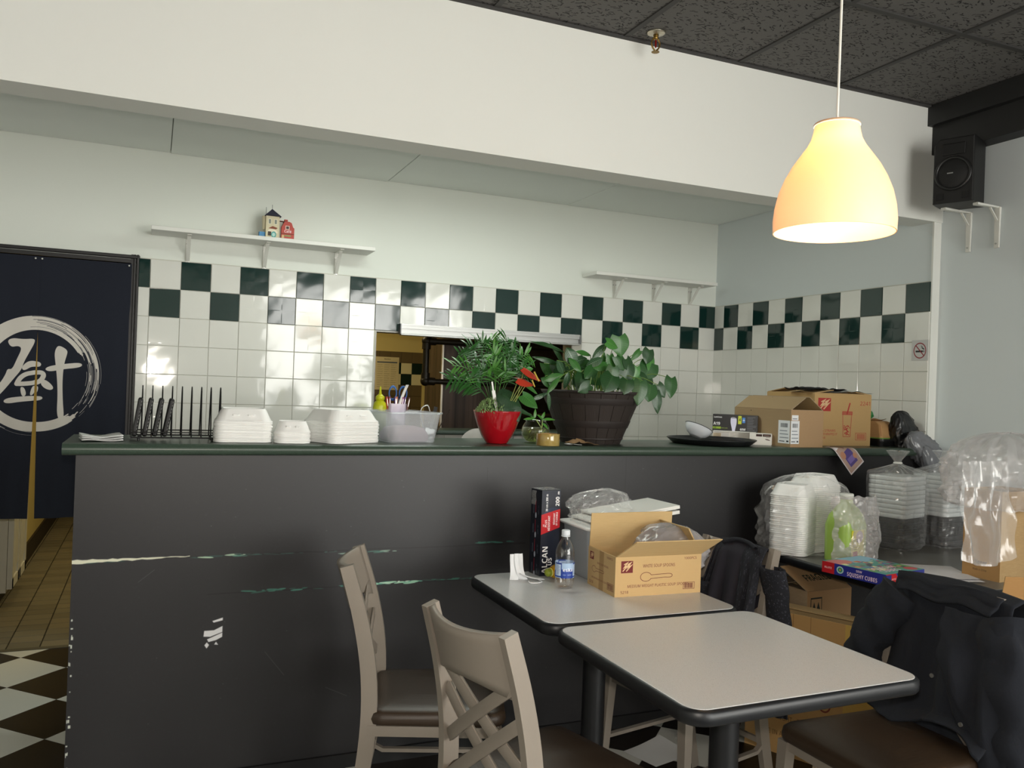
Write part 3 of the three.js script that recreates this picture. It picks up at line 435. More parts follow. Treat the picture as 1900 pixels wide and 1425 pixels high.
// ---- loudspeaker on brackets
{
  const ang = Math.atan2(0.065, 0.149); // front face from far corner to near corner
  const t = thing('loudspeaker', 'black wall-mounted loudspeaker with a round woofer under the dark beam', 'speaker', [-0.112, 2.36, 2.014], -Math.PI / 2 + ang);
  const sh = std(0x121212, 0.5, { bumpMap: grain, bumpScale: 0.0005 });
  const body = new THREE.Shape(); body.moveTo(-0.082, 0); body.lineTo(0.082, 0); body.lineTo(0.082, 0.295); body.lineTo(-0.06, 0.295); body.lineTo(-0.082, 0.27); body.lineTo(-0.082, 0);
  part('cabinet', new THREE.ExtrudeGeometry(body, { depth: 0.172, bevelEnabled: true, bevelSize: 0.006, bevelThickness: 0.006, bevelSegments: 2 }).translate(0, 0.004, -0.087), sh, t);
  part('woofer_ring', new THREE.TorusGeometry(0.074, 0.008, 10, 40).translate(0, 0.135, 0.094), std(0x1d1d1d, 0.35), t);
  part('woofer_grille', lathe([[0, 0.012], [0.03, 0.011], [0.06, 0.005], [0.073, 0]], 36).rotateX(Math.PI / 2).translate(0, 0.135, 0.092), std(0x0b0b0b, 0.6, { bumpMap: grain, bumpScale: 0.001 }), t);
  part('badge', bx(0.026, 0.0045, 0.002, -0.01, 0.135, 0.1045), std(0xbfbfbf, 0.3, { metalness: 0.6 }), t);
  part('horn', rb(0.1, 0.055, 0.01, 0.004, 0, 0.25, 0.091), std(0x0c0c0c, 0.5), t);
  for (const x of [-0.055, 0.055]) part('bass_port', bx(0.03, 0.03, 0.006, x, 0.03, 0.092), std(0x050505, 0.7), t);
  for (const [z, w] of [[1.955, 0.2], [2.107, 0.17]]) {
    const b = thing('speaker_bracket', z < 2 ? 'white pressed-steel shelf bracket nearer the bulkhead under the loudspeaker' : 'white pressed-steel shelf bracket farther from the bulkhead under the loudspeaker', 'bracket', [0.045, 2.36, z]);
    part('wall_arm', loft([rrect(0.008, 0.026, 0.002, -0.2, 2), rrect(0.012, 0.03, 0.003, -0.03, 2), rrect(0.014, 0.03, 0.003, -0.008, 2)]).translate(-0.006, 0, 0), M.whiteMetal, b);
    part('shelf_arm', loft([rrect(0.008, 0.02, 0.002, 0, 2), rrect(0.013, 0.028, 0.003, w * 0.9, 2)]).rotateZ(Math.PI / 2).translate(-0.005, -0.008, 0), M.whiteMetal, b);
    part('brace', bar([-0.01, -0.07, 0], [-0.06, -0.014, 0], 0.01, 0.005, [0, 0, 1]), M.whiteMetal, b);
    part('screw', new THREE.CylinderGeometry(0.004, 0.004, 0.004, 10).rotateZ(Math.PI / 2).translate(-0.014, -0.18, 0), M.steel, b);
  }
}
// ---- pendant lamp
{
  const t = thing('pendant_lamp', 'lit bell-shaped pendant lamp with a warm white shade hanging on a white cord', 'lamp', [-2.21, 1.793, 3.413]);
  const prof = [[0.139, 0], [0.140, 0.03], [0.137, 0.062], [0.129, 0.098], [0.116, 0.132], [0.1, 0.163], [0.082, 0.19], [0.067, 0.212], [0.058, 0.23], [0.053, 0.25], [0.051, 0.268]].map(([r, y]) => [r * 0.945, y]);
  const inner = prof.map(([r, y]) => [r - 0.0025, y]).reverse();
  part('shade', lathe([...prof, [0.0485, 0.27], ...inner, prof[0]], 64), phys(0xffe4c0, 0.5, { transmission: 0.17, thickness: 0, emissive: 0xffa860, emissiveIntensity: 0.11 }), t);
  part('shade_cap', lathe([[0.006, 0.272], [0.03, 0.274], [0.05, 0.268], [0.05, 0.264], [0.006, 0.266]], 40), phys(0xfff0d8, 0.5, { transmission: 0.2, thickness: 0 }), t);
  part('lamp_holder', lathe([[0, 0.266], [0.021, 0.266], [0.021, 0.225], [0.018, 0.22], [0, 0.22]], 24), M.whitePlastic, t);
  part('bulb', lathe([[0, 0.155], [0.014, 0.158], [0.026, 0.172], [0.029, 0.186], [0.024, 0.204], [0.014, 0.221], [0, 0.222]], 24), std(0xfff2dc, 0.4, { emissive: 0xffe6b8, emissiveIntensity: 2.5 }), t, 'glowing bulb');
  part('cord', tube([[0, 0.27, 0], [0.001, 0.6, 0], [0, 1.105, 0]], 0.0028, 12, 8), std(0xeeeae0, 0.5), t);
  part('ceiling_rose', lathe([[0, 1.115], [0.045, 1.115], [0.045, 1.1], [0.03, 1.085], [0, 1.083]], 24), M.whitePlastic, t);
  t.scale.y = 0.915;
  const bulb = new THREE.PointLight(0xffe6c0, LAMP); bulb.name = 'pendant_bulb_light'; bulb.position.set(0, 0.186, 0); bulb.castShadow = true; bulb.shadow.radius = 1; t.add(bulb);
}
// ---- fire sprinkler
{
  const t = thing('fire_sprinkler', 'brass fire sprinkler head with a round chrome plate on the dark ceiling', 'sprinkler', [-1.75, 2.905, 1.9]);
  const brass = std(0x8c7038, 0.35, { metalness: 0.85 });
  part('ceiling_plate', lathe([[0.012, -0.012], [0.034, -0.008], [0.042, 0], [0.012, 0]], 32), std(0xb9b3a2, 0.3, { metalness: 0.9 }), t);
  part('nozzle', lathe([[0, -0.03], [0.009, -0.03], [0.011, -0.012], [0, -0.012]], 16), brass, t);
  for (const s of [-1, 1]) part('frame_arm', tube([[s * 0.01, -0.026, 0], [s * 0.02, -0.045, 0], [s * 0.014, -0.065, 0], [s * 0.003, -0.076, 0]], 0.0035, 12, 8), brass, t);
  part('bulb', lathe([[0, -0.03], [0.004, -0.034], [0.004, -0.062], [0, -0.066]], 12), phys(0x8a1f1a, 0.1, { transmission: 0.3, thickness: 0 }), t);
  const tooth = []; for (let i = 0; i < 10; i++) tooth.push(bx(0.006, 0.0015, 0.008, 0.013, -0.082, 0).rotateY(i * Math.PI / 5)); tooth.push(cyl(0.011, 0.011, 0.002, 0, -0.083, 0, 20));
  part('deflector', merge(tooth), brass, t);
}
// ================================================================ things on the counter
// folded napkin
{
  const t = thing('paper_napkins', 'small flat stack of white paper napkins at the left end of the counter', 'napkins', [-3.765, CT, 1.72], 0.15);
  for (let k = 0; k < 3; k++) part('napkin', sheet(10, 6, (u, v) => [(u - 0.5) * 0.125, 0.004 + k * 0.006 + 0.004 * Math.sin(u * 6 + k) * (1 - v * 0.5) + 0.006 * Math.abs(u - 0.5), (v - 0.5) * 0.11], 0.004), std(0xf0f0ee, 0.9), t);
}
// wire rack and the black folders in it
{
  const t = thing('wire_rack', 'black wire file rack with nine uprights on the left of the counter', 'rack', [-3.53, CT, 1.64]);
  const g = []; for (const z of [-0.075, 0.075]) g.push(rod([-0.145, 0.012, z], [0.15, 0.012, z], 0.0028), rod([-0.145, 0.03, z], [0.15, 0.03, z], 0.0022));
  for (const x of [-0.145, 0.15]) g.push(rod([x, 0.012, -0.075], [x, 0.012, 0.075], 0.0028));
  for (const x of [-0.12, 0.12]) for (const z of [-0.06, 0.06]) g.push(rod([x, 0, z], [x, 0.012, z], 0.004));
  part('base_frame', merge(g), M.blackWire, t);
  for (let k = 0; k < 9; k++) { const x = -0.112 + k * 0.0325; part('upright', merge([rod([x, 0.012, 0.06], [x, 0.178, 0.012], 0.0022), rod([x, 0.012, -0.06], [x, 0.178, -0.012], 0.0022), new THREE.TorusGeometry(0.012, 0.0022, 6, 12, Math.PI).rotateY(Math.PI / 2).translate(x, 0.178, 0)]), M.blackWire, t); }
  const places = ['leftmost', 'second from left', 'third from left', 'rightmost'];
  for (let k = 0; k < 4; k++) {
    const f = thing('bill_folder', 'black rounded folder leaning in the wire rack, ' + places[k] + ' of the four', 'folder', [-3.665 + k * 0.0325, CT + 0.014, 1.64], 0, 'black folders in the wire rack');
    const c = rb(0.017, 0.135, 0.11, 0.007, 0, 0.0675, 0, 3); const tilt = -0.14 - 0.01 * k;
    part('cover', c, phys(0x101010, 0.38, { bumpMap: grain, bumpScale: 0.0008 }), f).rotation.z = tilt;
    const st = []; for (let i = 0; i < 10; i++) st.push(bx(0.0016, 0.0045, 0.0014, 0.0045, 0.015 + i * 0.012, 0.0552)); part('stitching', merge(st), std(0x8e8e8a, 0.7), f).rotation.z = tilt;
  }
}
// foam takeaway containers, each a thing of its own
function clamGeo(w, d, h, lobes = 0) {
  const ring = (s, y, lob) => { const r = rrect(w * s, d * s, 0.03 * s + 0.006, y, 5); if (!lob) return r; return r.map(([x, yy, z]) => { const a = Math.atan2(z, x), q = 1 + lob * Math.cos(a * 6); return [x * q, yy, z * q]; }); };
  const L = lobes;
  return loft([ring(0.97, 0.0, L), ring(1.0, 0.001, L), ring(1.0, 0.005, L), ring(0.965, 0.008, L), ring(0.93, 0.012, L), ring(0.78, h - 0.006, L * 0.4), ring(0.74, h, L * 0.3), ring(0.7, h, 0), ring(0.68, h - 0.004, 0)], true, true, true);
}
function foamStack(n, w, d, h, pitch, x, z, turn, kindLabel, group, lobes) {
  const g = clamGeo(w, d, h, lobes), low = clamGeo(w, d, pitch * 1.6, lobes); let first, firstLow;
  for (let k = 0; k < n; k++) {
    const top = k === n - 1, lab = kindLabel + ', ' + nth(k, n);
    const pos = [x + rr(-1, 1) * 0.002, CT + 0.001 + k * pitch, z + rr(-1, 1) * 0.002], a = turn + rr(-1, 1) * 0.015;
    const o = thing('foam_container', lab, 'container', pos, a, group);
    void first; void firstLow;
    part('lid_shell', top ? g : low, M.foam, o);
    if (top) { const lt = []; for (const s of [-1, 1]) lt.push(rb(w * 0.12, 0.007, 0.014, 0.003, s * w * 0.13, h * 0.55, d * 0.425)); part('closure_tab', merge(lt), M.foam, o); }
  }
}
foamStack(13, 0.2, 0.2, 0.05, 0.0058, -3.305, 1.68, -0.06, 'large square white foam container stacked beside the wire rack', 'large foam containers in the left stack', 0);
foamStack(7, 0.128, 0.13, 0.042, 0.0062, -3.138, 1.745, -0.1, 'small white foam container in the short middle stack', 'small foam containers in the middle stack', 0);
foamStack(14, 0.235, 0.2, 0.048, 0.0058, -2.945, 1.69, 0.45, 'scalloped white foam container in the stack by the bin', 'scalloped foam containers in the right stack', 0.018);
// translucent storage bin with cloth
{
  const t = thing('storage_bin', 'open translucent white plastic bin on the counter with a folded mauve cloth inside', 'bin', [-2.695, CT, 1.62], 0.16);
  const o = [rrect(0.19, 0.24, 0.025, 0), rrect(0.196, 0.246, 0.028, 0.004), rrect(0.228, 0.28, 0.03, 0.112), rrect(0.236, 0.29, 0.032, 0.118), rrect(0.238, 0.292, 0.032, 0.114), rrect(0.244, 0.298, 0.034, 0.116), rrect(0.242, 0.296, 0.034, 0.121), rrect(0.226, 0.278, 0.03, 0.12), rrect(0.192, 0.242, 0.026, 0.006), rrect(0.188, 0.238, 0.025, 0.003)];
  part('tub', loft(o), M.frosted, t); part('rim_grip', rb(0.06, 0.008, 0.02, 0.003, -0.02, 0.121, 0.135), M.frosted, t);
  single('folded_cloth', loft([rrect(0.15, 0.17, 0.03, 0.0), rrect(0.156, 0.176, 0.03, 0.012), rrect(0.15, 0.17, 0.03, 0.03), rrect(0.13, 0.14, 0.03, 0.05), rrect(0.08, 0.06, 0.02, 0.057)]).rotateY(0.16).translate(-2.685, CT + 0.0055, 1.63), std(0x9c8790, 0.95, { bumpMap: grain, bumpScale: 0.001 }), 'folded mauve-grey cloth lying inside the translucent bin', 'cloth');
}
// yellow squeeze bottle
{
  const t = thing('squeeze_bottle', 'yellow squeeze bottle with a pointed nozzle cap behind the translucent bin', 'bottle', [-2.742, CT, 1.455]);
  const ym = phys(0xc8cc1e, 0.35, { transmission: 0.12, thickness: 0 });
  part('body', lathe([[0, 0], [0.026, 0], [0.0285, 0.006], [0.0285, 0.13], [0.025, 0.146], [0.017, 0.154], [0.016, 0.16], [0, 0.16]], 32), ym, t);
  part('nozzle_cap', lathe([[0.0, 0.158], [0.0185, 0.158], [0.0185, 0.172], [0.012, 0.178], [0.006, 0.184], [0.0028, 0.214], [0, 0.215]], 28), ym, t);
}
// pen cup and what stands in it
{
  const base = [-2.672, CT, 1.45];
  const t = thing('pen_cup', 'clear plastic pen cup behind the bin full of pens', 'cup', base);
  part('cup', loft([rrect(0.07, 0.06, 0.01, 0), rrect(0.078, 0.068, 0.012, 0.145), rrect(0.074, 0.064, 0.011, 0.145), rrect(0.066, 0.056, 0.009, 0.004)]), phys(0xf0e8f4, 0.2, { transmission: 0.7, thickness: 0 }), t);
  const pens = [['red', 0xb02a22, -0.03, 0.013, -0.12], ['dark red', 0x8a2430, -0.02, -0.01, -0.06], ['orange', 0xc86432, -0.012, 0.012, 0.05], ['purple', 0x5d3a78, 0.0, 0.01, -0.04], ['navy blue', 0x232c5c, 0.008, -0.012, 0.03], ['magenta', 0x8c3a6a, 0.016, 0.012, 0.08], ['violet', 0x68488c, 0.024, 0.0, 0.12], ['brown', 0x6a4436, 0.03, 0.012, 0.18]];
  for (const [n, c, dx, dz, lean] of pens) {
    const p = thing('pen', n + ' pen standing in the clear pen cup', 'pen', [base[0] + dx * 0.8, CT + 0.006, base[2] + dz]); p.rotation.z = -lean;
    part('barrel', cyl(0.004, 0.004, 0.13, 0, 0, 0, 12), std(c, 0.4), p); part('cap', cyl(0.005, 0.0045, 0.04, 0, 0.128, 0, 12), std(c, 0.3), p); part('clip', bx(0.002, 0.03, 0.002, 0, 0.145, 0.0055), M.steel, p);
  }
  const sc = thing('scissors', 'scissors with blue looped handles standing in the pen cup', 'scissors', [base[0] + 0.01, CT + 0.03, base[2] - 0.012]);
  const blue = std(0x2a62a8, 0.35);
  part('blades', merge([bar([0.004, 0, 0], [-0.005, 0.13, 0], 0.008, 0.0015, [1, 0, 0]), bar([-0.004, 0, 0.002], [0.005, 0.13, 0.002], 0.008, 0.0015, [1, 0, 0])]), M.steel, sc);
  for (const s of [-1, 1]) part('handle_loop', merge([new THREE.TorusGeometry(0.022, 0.0042, 8, 24).scale(0.72, 1.25, 1).translate(s * 0.022, 0.158, s * 0.001), rod([s * 0.005, 0.11, 0], [s * 0.014, 0.135, 0], 0.005)]), blue, sc);
  const st = thing('white_strip', 'bent white plastic strip standing in the pen cup', 'strip', [base[0] - 0.006, CT + 0.02, base[2] + 0.008]);
  part('strip', sheet(2, 12, (u, v) => [(u - 0.5) * 0.012 + 0.05 * v * v, 0.205 * v, 0.006 * Math.sin(v * 3)], 0.003), M.whitePlastic, st);
  // dark utensils beyond
  for (const [k, x, lab, dark] of [[0, -2.55, 'steel ladle with a hooked handle standing behind the bin', 0], [1, -2.515, 'black-handled turner standing behind the bin', 1], [2, -2.505, 'thin dark skewer leaning behind the bin', 2]]) {
    const u = thing('kitchen_utensil', lab, 'utensil', [x, CT, 1.44]);
    if (k === 0) { part('handle', tube([[0.02, 0, 0], [-0.01, 0.1, 0], [-0.005, 0.13, 0], [0.02, 0.14, 0], [0.03, 0.115, 0]], 0.003, 20, 8), M.steel, u); part('bowl', new THREE.SphereGeometry(0.028, 18, 10, 0, 6.2832, 1.57, 1.57).scale(1, 0.7, 1).translate(0.02, 0.02, 0), M.steel, u); }
    if (k === 1) { part('handle', bar([0, 0.04, 0], [0.022, 0.135, 0], 0.014, 0.007, [1, 0, 0]), M.blackPlastic, u); part('blade', bar([-0.009, 0, 0], [0.0, 0.042, 0], 0.04, 0.002, [1, 0, 0]), M.steel, u); }
    if (k === 2) part('shaft', rod([0.0, 0.0015, 0.01], [0.075, 0.125, 0.0], 0.0022), std(0x2d1c12, 0.5), u);
  }
  // white plate rim leaning on the inner side of the counter
  const pl = thing('plate', 'white plate standing behind the counter, its rim showing beside the red flowerpot', 'plate', [-2.265, 0.996, 1.355], 0.25);
  part('dish', lathe([[0, 0.0], [0.07, 0.002], [0.085, 0.008], [0.115, 0.016], [0.115, 0.02], [0.084, 0.012], [0.07, 0.006], [0, 0.004]], 48).rotateX(1.35).translate(0, 0.116, 0), phys(0xe8e8e4, 0.25), pl);
}
// ---------------------------------------------------------------- plants
function leafGeo(len, w, heart, curl, fold, nu = 6, nv = 9) { // base at origin, tip along +y, face +z
  return sheet(nu, nv, (u, v) => {
    const s = u * 2 - 1; let half, y = v * len;
    if (heart) { half = w / 2 * Math.pow(Math.sin(Math.PI * Math.min(1, 0.16 + 0.84 * v)), 0.75) * (1 - 0.35 * v) * 1.25; y = v * len - len * 0.16 * Math.abs(s) ** 1.2 * Math.max(0, 1 - v * 2.2); }
    else half = w / 2 * Math.pow(Math.sin(Math.PI * Math.min(0.995, 0.03 + 0.96 * v)), 0.8);
    if (v > 0.999) half = 0.0004;
    return [s * half, y, -curl * len * v * v + fold * half * Math.abs(s) + 0.01 * len * Math.sin(v * 9 + s * 2)];
  }, 0.0006);
}
function orient(m, p, tip, face) { // place a leaf: tip direction and face normal
  const y = V(...tip).normalize(), z = V(...face); z.sub(y.clone().multiplyScalar(z.dot(y))).normalize(); const x = y.clone().cross(z);
  m.matrixAutoUpdate = true; m.quaternion.setFromRotationMatrix(new THREE.Matrix4().makeBasis(x, y, z)); m.position.set(...p); return m;
}
const veinTex = (a, b) => tex(128, 256, (x, w, h) => { x.fillStyle = a; x.fillRect(0, 0, w, h); x.strokeStyle = b; x.lineWidth = 3; x.beginPath(); x.moveTo(64, 0); x.lineTo(64, h); x.stroke(); x.lineWidth = 1.6; for (let i = 0; i < 9; i++) { x.beginPath(); x.moveTo(64, 20 + i * 26); x.quadraticCurveTo(30, 10 + i * 26, 6, -12 + i * 26); x.moveTo(64, 20 + i * 26); x.quadraticCurveTo(98, 10 + i * 26, 122, -12 + i * 26); x.stroke(); } });
const leafMat = (a, b) => phys(0xffffff, 0.36, { map: veinTex(a, b), transmission: 0.1, thickness: 0 });
const LEAF = [leafMat('#2d5a2a', '#4a7a3d'), leafMat('#244a24', '#3f6a38'), leafMat('#3a7030', '#5c9548'), leafMat('#47853a', '#76b15a')], VARIEG = leafMat('#2c5230', '#a9bfa6'), DARKLEAF = leafMat('#27452a', '#3c5c3a');
// red pot with palm, flamingo flowers and creeping moss
{
  const P = [-2.318, CT, 1.71];
  const t = thing('potted_palm', 'glossy red tapered pot of parlour palm with red flamingo flowers and creeping moss', 'plant', P);
  part('pot', lathe([[0, 0], [0.04, 0], [0.045, 0.004], [0.064, 0.034], [0.08, 0.07], [0.092, 0.105], [0.0985, 0.13], [0.0985, 0.134], [0.094, 0.134], [0.086, 0.1], [0.06, 0.04], [0, 0.02]], 56), phys(0xa30d1a, 0.12, { clearcoat: 0.8, clearcoatRoughness: 0.05 }), t);
  part('soil', cyl(0.083, 0.085, 0.008, 0, 0.112, 0, 28), std(0x2a2018, 0.95), t);
  // moss mound
  const moss = []; for (let i = 0; i < 420; i++) { const a = rnd() * 6.283, r = Math.sqrt(rnd()) * 0.068, h = 0.052 * (1 - (r / 0.072) ** 2), x = -0.038 + r * Math.cos(a), z = 0.034 + r * 0.75 * Math.sin(a), over = r > 0.045 ? -0.012 * rnd() : 0; const g = leafGeo(rr(0.008, 0.014), 0.006, false, 0.4, 0, 2, 3); g.rotateX(rr(-0.6, 1.2)).rotateY(rnd() * 6.28).translate(x, 0.126 + h + over, z); moss.push(g); }
  const mp = part('moss', merge(moss), phys(0x7f9a60, 0.7), t, 'mound of pale green creeping moss'); mp.userData.kind = 'stuff';
  // palm fronds
  const F = [[-0.2, 0.3, 0.02], [-0.16, 0.36, -0.05], [-0.1, 0.42, 0.03], [-0.03, 0.44, -0.02], [0.03, 0.44, 0.03], [0.09, 0.41, -0.03], [0.13, 0.37, 0.04], [-0.22, 0.24, 0.04], [-0.13, 0.3, 0.1], [-0.05, 0.37, 0.1], [0.02, 0.34, 0.12], [0.1, 0.3, 0.11], [-0.06, 0.3, 0.1], [0.14, 0.29, -0.04], [-0.2, 0.22, 0.02], [0.0, 0.28, 0.14], [-0.14, 0.4, 0.0], [0.05, 0.38, 0.08]];
  F.forEach(([dx, dy, dz], k) => {
    const a = V(-0.015 + dx * 0.05, 0.12, dz * 0.1), c = V(dx, 0.05 + dy * 0.86, dz * 0.7 - 0.02), m = V(dx * 0.3, dy * 0.72 + 0.1, dz * 0.2), cu = new THREE.QuadraticBezierCurve3(a, m, c), gs = [new THREE.TubeGeometry(cu, 14, 0.0014, 5)];
    for (let i = 0; i < 9; i++) for (const s of [-1, 1]) {
      const q = 0.42 + 0.58 * (i + 0.5 * (s > 0)) / 9, p = cu.getPoint(q), tg = cu.getTangent(q), side = tg.clone().cross(V(0, 0.3, 1)).normalize().multiplyScalar(s), l = rr(0.045, 0.07) * (1.05 - 0.5 * Math.abs(q - 0.65)), g = leafGeo(l, rr(0.007, 0.011), false, rr(0.1, 0.35), 0.2, 2, 5);
      const tip = side.multiplyScalar(0.8).add(tg.multiplyScalar(0.65)).add(V(0, -0.1, rr(-0.3, 0.4))).normalize(), y = tip, z = V(rr(-0.3, 0.3), 0.7, 0.6); z.sub(y.clone().multiplyScalar(z.dot(y))).normalize();
      g.applyMatrix4(new THREE.Matrix4().makeBasis(y.clone().cross(z), y, z).setPosition(p)); gs.push(g);
    }
    part('frond', merge(gs), k % 3 === 0 ? M.leafBright : M.leaf, t);
  });
  // flamingo flowers
  const spathe = (p, tip, face, l, w) => { const m = part('flower', leafGeo(l, w, true, 0.25, -0.35, 8, 10), phys(0xb33a26, 0.2, { clearcoat: 0.6 }), t, 'glossy red heart-shaped flower'); orient(m, p, tip, face); };
  spathe([0.065, 0.31, 0.1], [0.9, -0.35, 0.1], [0.1, 0.8, 0.5], 0.09, 0.06); spathe([0.035, 0.265, 0.115], [0.95, -0.12, 0.2], [0.0, 0.8, 0.55], 0.07, 0.055);
  part('spadix', merge([rod([0.1, 0.295, 0.125], [0.115, 0.258, 0.14], 0.0035), rod([0.09, 0.262, 0.13], [0.1, 0.235, 0.135], 0.003)]), std(0xc8b04a, 0.6), t);
  for (const [x, y, z, bxx] of [[0.068, 0.308, 0.1, 0.04], [0.037, 0.264, 0.115, 0.02], [0.055, 0.25, 0.105, 0.015], [0.07, 0.25, 0.1, 0.02], [0.082, 0.25, 0.1, 0.025]]) part('flower_stem', tube([[bxx, 0.12, 0.03], [bxx * 0.6 + x * 0.4, 0.17, 0.06], [x, y, z]], 0.0017, 10, 6), std(0x9aa35a, 0.5), t);
  for (const [p, tip, face, l, w, mat] of [[[0.02, 0.205, 0.05], [-0.1, -0.9, 0.5], [0.1, 0.5, 0.9], 0.1, 0.085, DARKLEAF], [[-0.005, 0.2, 0.055], [0.8, -0.45, 0.3], [0, 0.5, 0.9], 0.095, 0.075, DARKLEAF], [[0.03, 0.17, 0.06], [0.4, -0.85, 0.3], [0, 0.2, 1], 0.085, 0.07, DARKLEAF], [[0.1, 0.2, 0.02], [0.7, -0.5, 0.4], [0, 0.6, 0.8], 0.08, 0.06, LEAF[2]], [[0.075, 0.3, 0.0], [0.7, 0.2, 0.3], [0, 0.6, 0.8], 0.07, 0.04, LEAF[3]], [[0.05, 0.15, 0.02], [0.9, -0.2, 0.3], [0, 0.8, 0.6], 0.1, 0.03, LEAF[1]], [[0.09, 0.26, 0.02], [0.9, -0.5, 0.2], [0, 0.7, 0.7], 0.09, 0.03, LEAF[2]]]) orient(part('leaf', leafGeo(l, w, w > 0.05, 0.2, -0.15, 6, 9), mat, t), p, tip, face);
  part('plant_tag', merge([bar([-0.028, 0.155, 0.05], [-0.04, 0.215, 0.045], 0.014, 0.0012, [1, 0, 0]), bar([-0.04, 0.213, 0.045], [-0.046, 0.25, 0.043], 0.007, 0.0012, [1, 0, 0]), bar([-0.024, 0.13, 0.052], [-0.028, 0.157, 0.05], 0.01, 0.0012, [1, 0, 0])]), M.whitePlastic, t, 'white plastic plant tag');
}
// glass bowl with a cutting in water
{
  const t = thing('glass_plant_bowl', 'round clear glass bowl of water with a small rooted green plant beside the red pot', 'vase', [-2.117, CT, 1.65]);
  const gl = phys(0xffffff, 0.02, { transmission: 1, thickness: 0, ior: 1.5 });
  part('bowl', lathe([[0, 0], [0.03, 0], [0.045, 0.008], [0.058, 0.03], [0.0605, 0.05], [0.056, 0.07], [0.045, 0.086], [0.042, 0.09], [0.047, 0.095], [0.044, 0.096], [0.039, 0.09]], 48), gl, t);
  part('water', lathe([[0, 0.004], [0.028, 0.004], [0.043, 0.011], [0.0555, 0.031], [0.058, 0.05], [0.055, 0.066], [0, 0.066]], 40), phys(0xd5ddae, 0.03, { transmission: 0.9, thickness: 0, ior: 1.33 }), t);
  const roots = []; for (let i = 0; i < 26; i++) { const a = rnd() * 6.28, r = rr(0.01, 0.045); roots.push(tube([[0.01 * Math.cos(a), 0.06, 0.01 * Math.sin(a)], [r * 0.7 * Math.cos(a + 0.4), 0.04, r * 0.7 * Math.sin(a + 0.4)], [r * Math.cos(a + 1), rr(0.008, 0.03), r * Math.sin(a + 1)]], 0.0009, 8, 5)); } part('roots', merge(roots), std(0x4a3f22, 0.8), t);
  for (const [a, b] of [[[0.02, 0.03, 0.03], [-0.01, 0.1, 0.02]], [[-0.01, 0.025, 0.03], [0.03, 0.06, 0.03]], [[0.0, 0.03, 0.02], [0.03, 0.095, 0.0]]]) part('stem', tube([a, [(a[0] + b[0]) / 2 + 0.008, (a[1] + b[1]) / 2, (a[2] + b[2]) / 2], b], 0.002, 10, 6), std(0xa3b76a, 0.5), t);
  for (const [p, tip, l] of [[[-0.02, 0.1, 0.02], [-0.9, 0.15, 0.3], 0.045], [[-0.02, 0.1, 0.02], [-0.6, 0.7, 0.2], 0.04], [[-0.018, 0.1, 0.02], [0.1, 0.9, 0.2], 0.042], [[0.02, 0.098, 0.02], [0.9, 0.2, 0.3], 0.055], [[0.02, 0.098, 0.01], [0.3, 0.8, 0.2], 0.035], [[0.02, 0.097, 0.02], [-0.5, 0.6, 0.4], 0.035], [[0.01, 0.085, 0.04], [0.5, -0.4, 0.6], 0.035]]) orient(part('leaf', leafGeo(l, 0.013, false, 0.35, 0.2, 3, 7), M.leafBright, t), p, tip, [0, 0.6, 0.8]);
}
// tape, crumpled paper
{
  const t = thing('tape_roll', 'roll of clear tan packing tape lying on the counter edge', 'tape', [-2.125, CT, 1.79]);
  part('tape', lathe([[0.036, 0.0005], [0.048, 0.0005], [0.048, 0.048], [0.036, 0.048], [0.036, 0.0005]], 56), phys(0xb39a55, 0.12, { transmission: 0.15, thickness: 0, clearcoat: 1 }), t);
  part('core', lathe([[0.0335, 0.0], [0.036, 0.0], [0.036, 0.0485], [0.0335, 0.0485], [0.0335, 0.0]], 48), std(0xb08d5c, 0.8), t);
  single('crumpled_paper', sheet(18, 12, (u, v) => [-1.955 + (u - 0.5) * 0.125 + 0.012 * nz(u * 4, v * 4, 1), CT + 0.004 + 0.022 * Math.max(0, 0.55 + 0.9 * nz(u * 3.3, v * 3, 4)) * Math.sin(Math.PI * Math.min(1, u + 0.15)), 1.765 + (v - 0.5) * 0.07 + 0.012 * nz(u * 4, v * 4, 9)], 0.001), std(0x9b7b56, 0.9), 'crumpled scrap of brown paper in front of the barrel planter', 'paper');
  const s = thing('steel_spoon', 'small shiny steel spoon lying on the counter beside the tape roll', 'spoon', [-2.03, CT, 1.81], 0.1);
  part('bowl', new THREE.SphereGeometry(0.016, 18, 8, 0, 6.2832, 1.57, 1.57).scale(1.4, 0.5, 1).translate(-0.01, 0.0085, 0), M.steel, s); part('handle', bar([0.01, 0.007, 0], [0.055, 0.003, -0.004], 0.006, 0.002, [0, 0, 1]), M.steel, s);
}
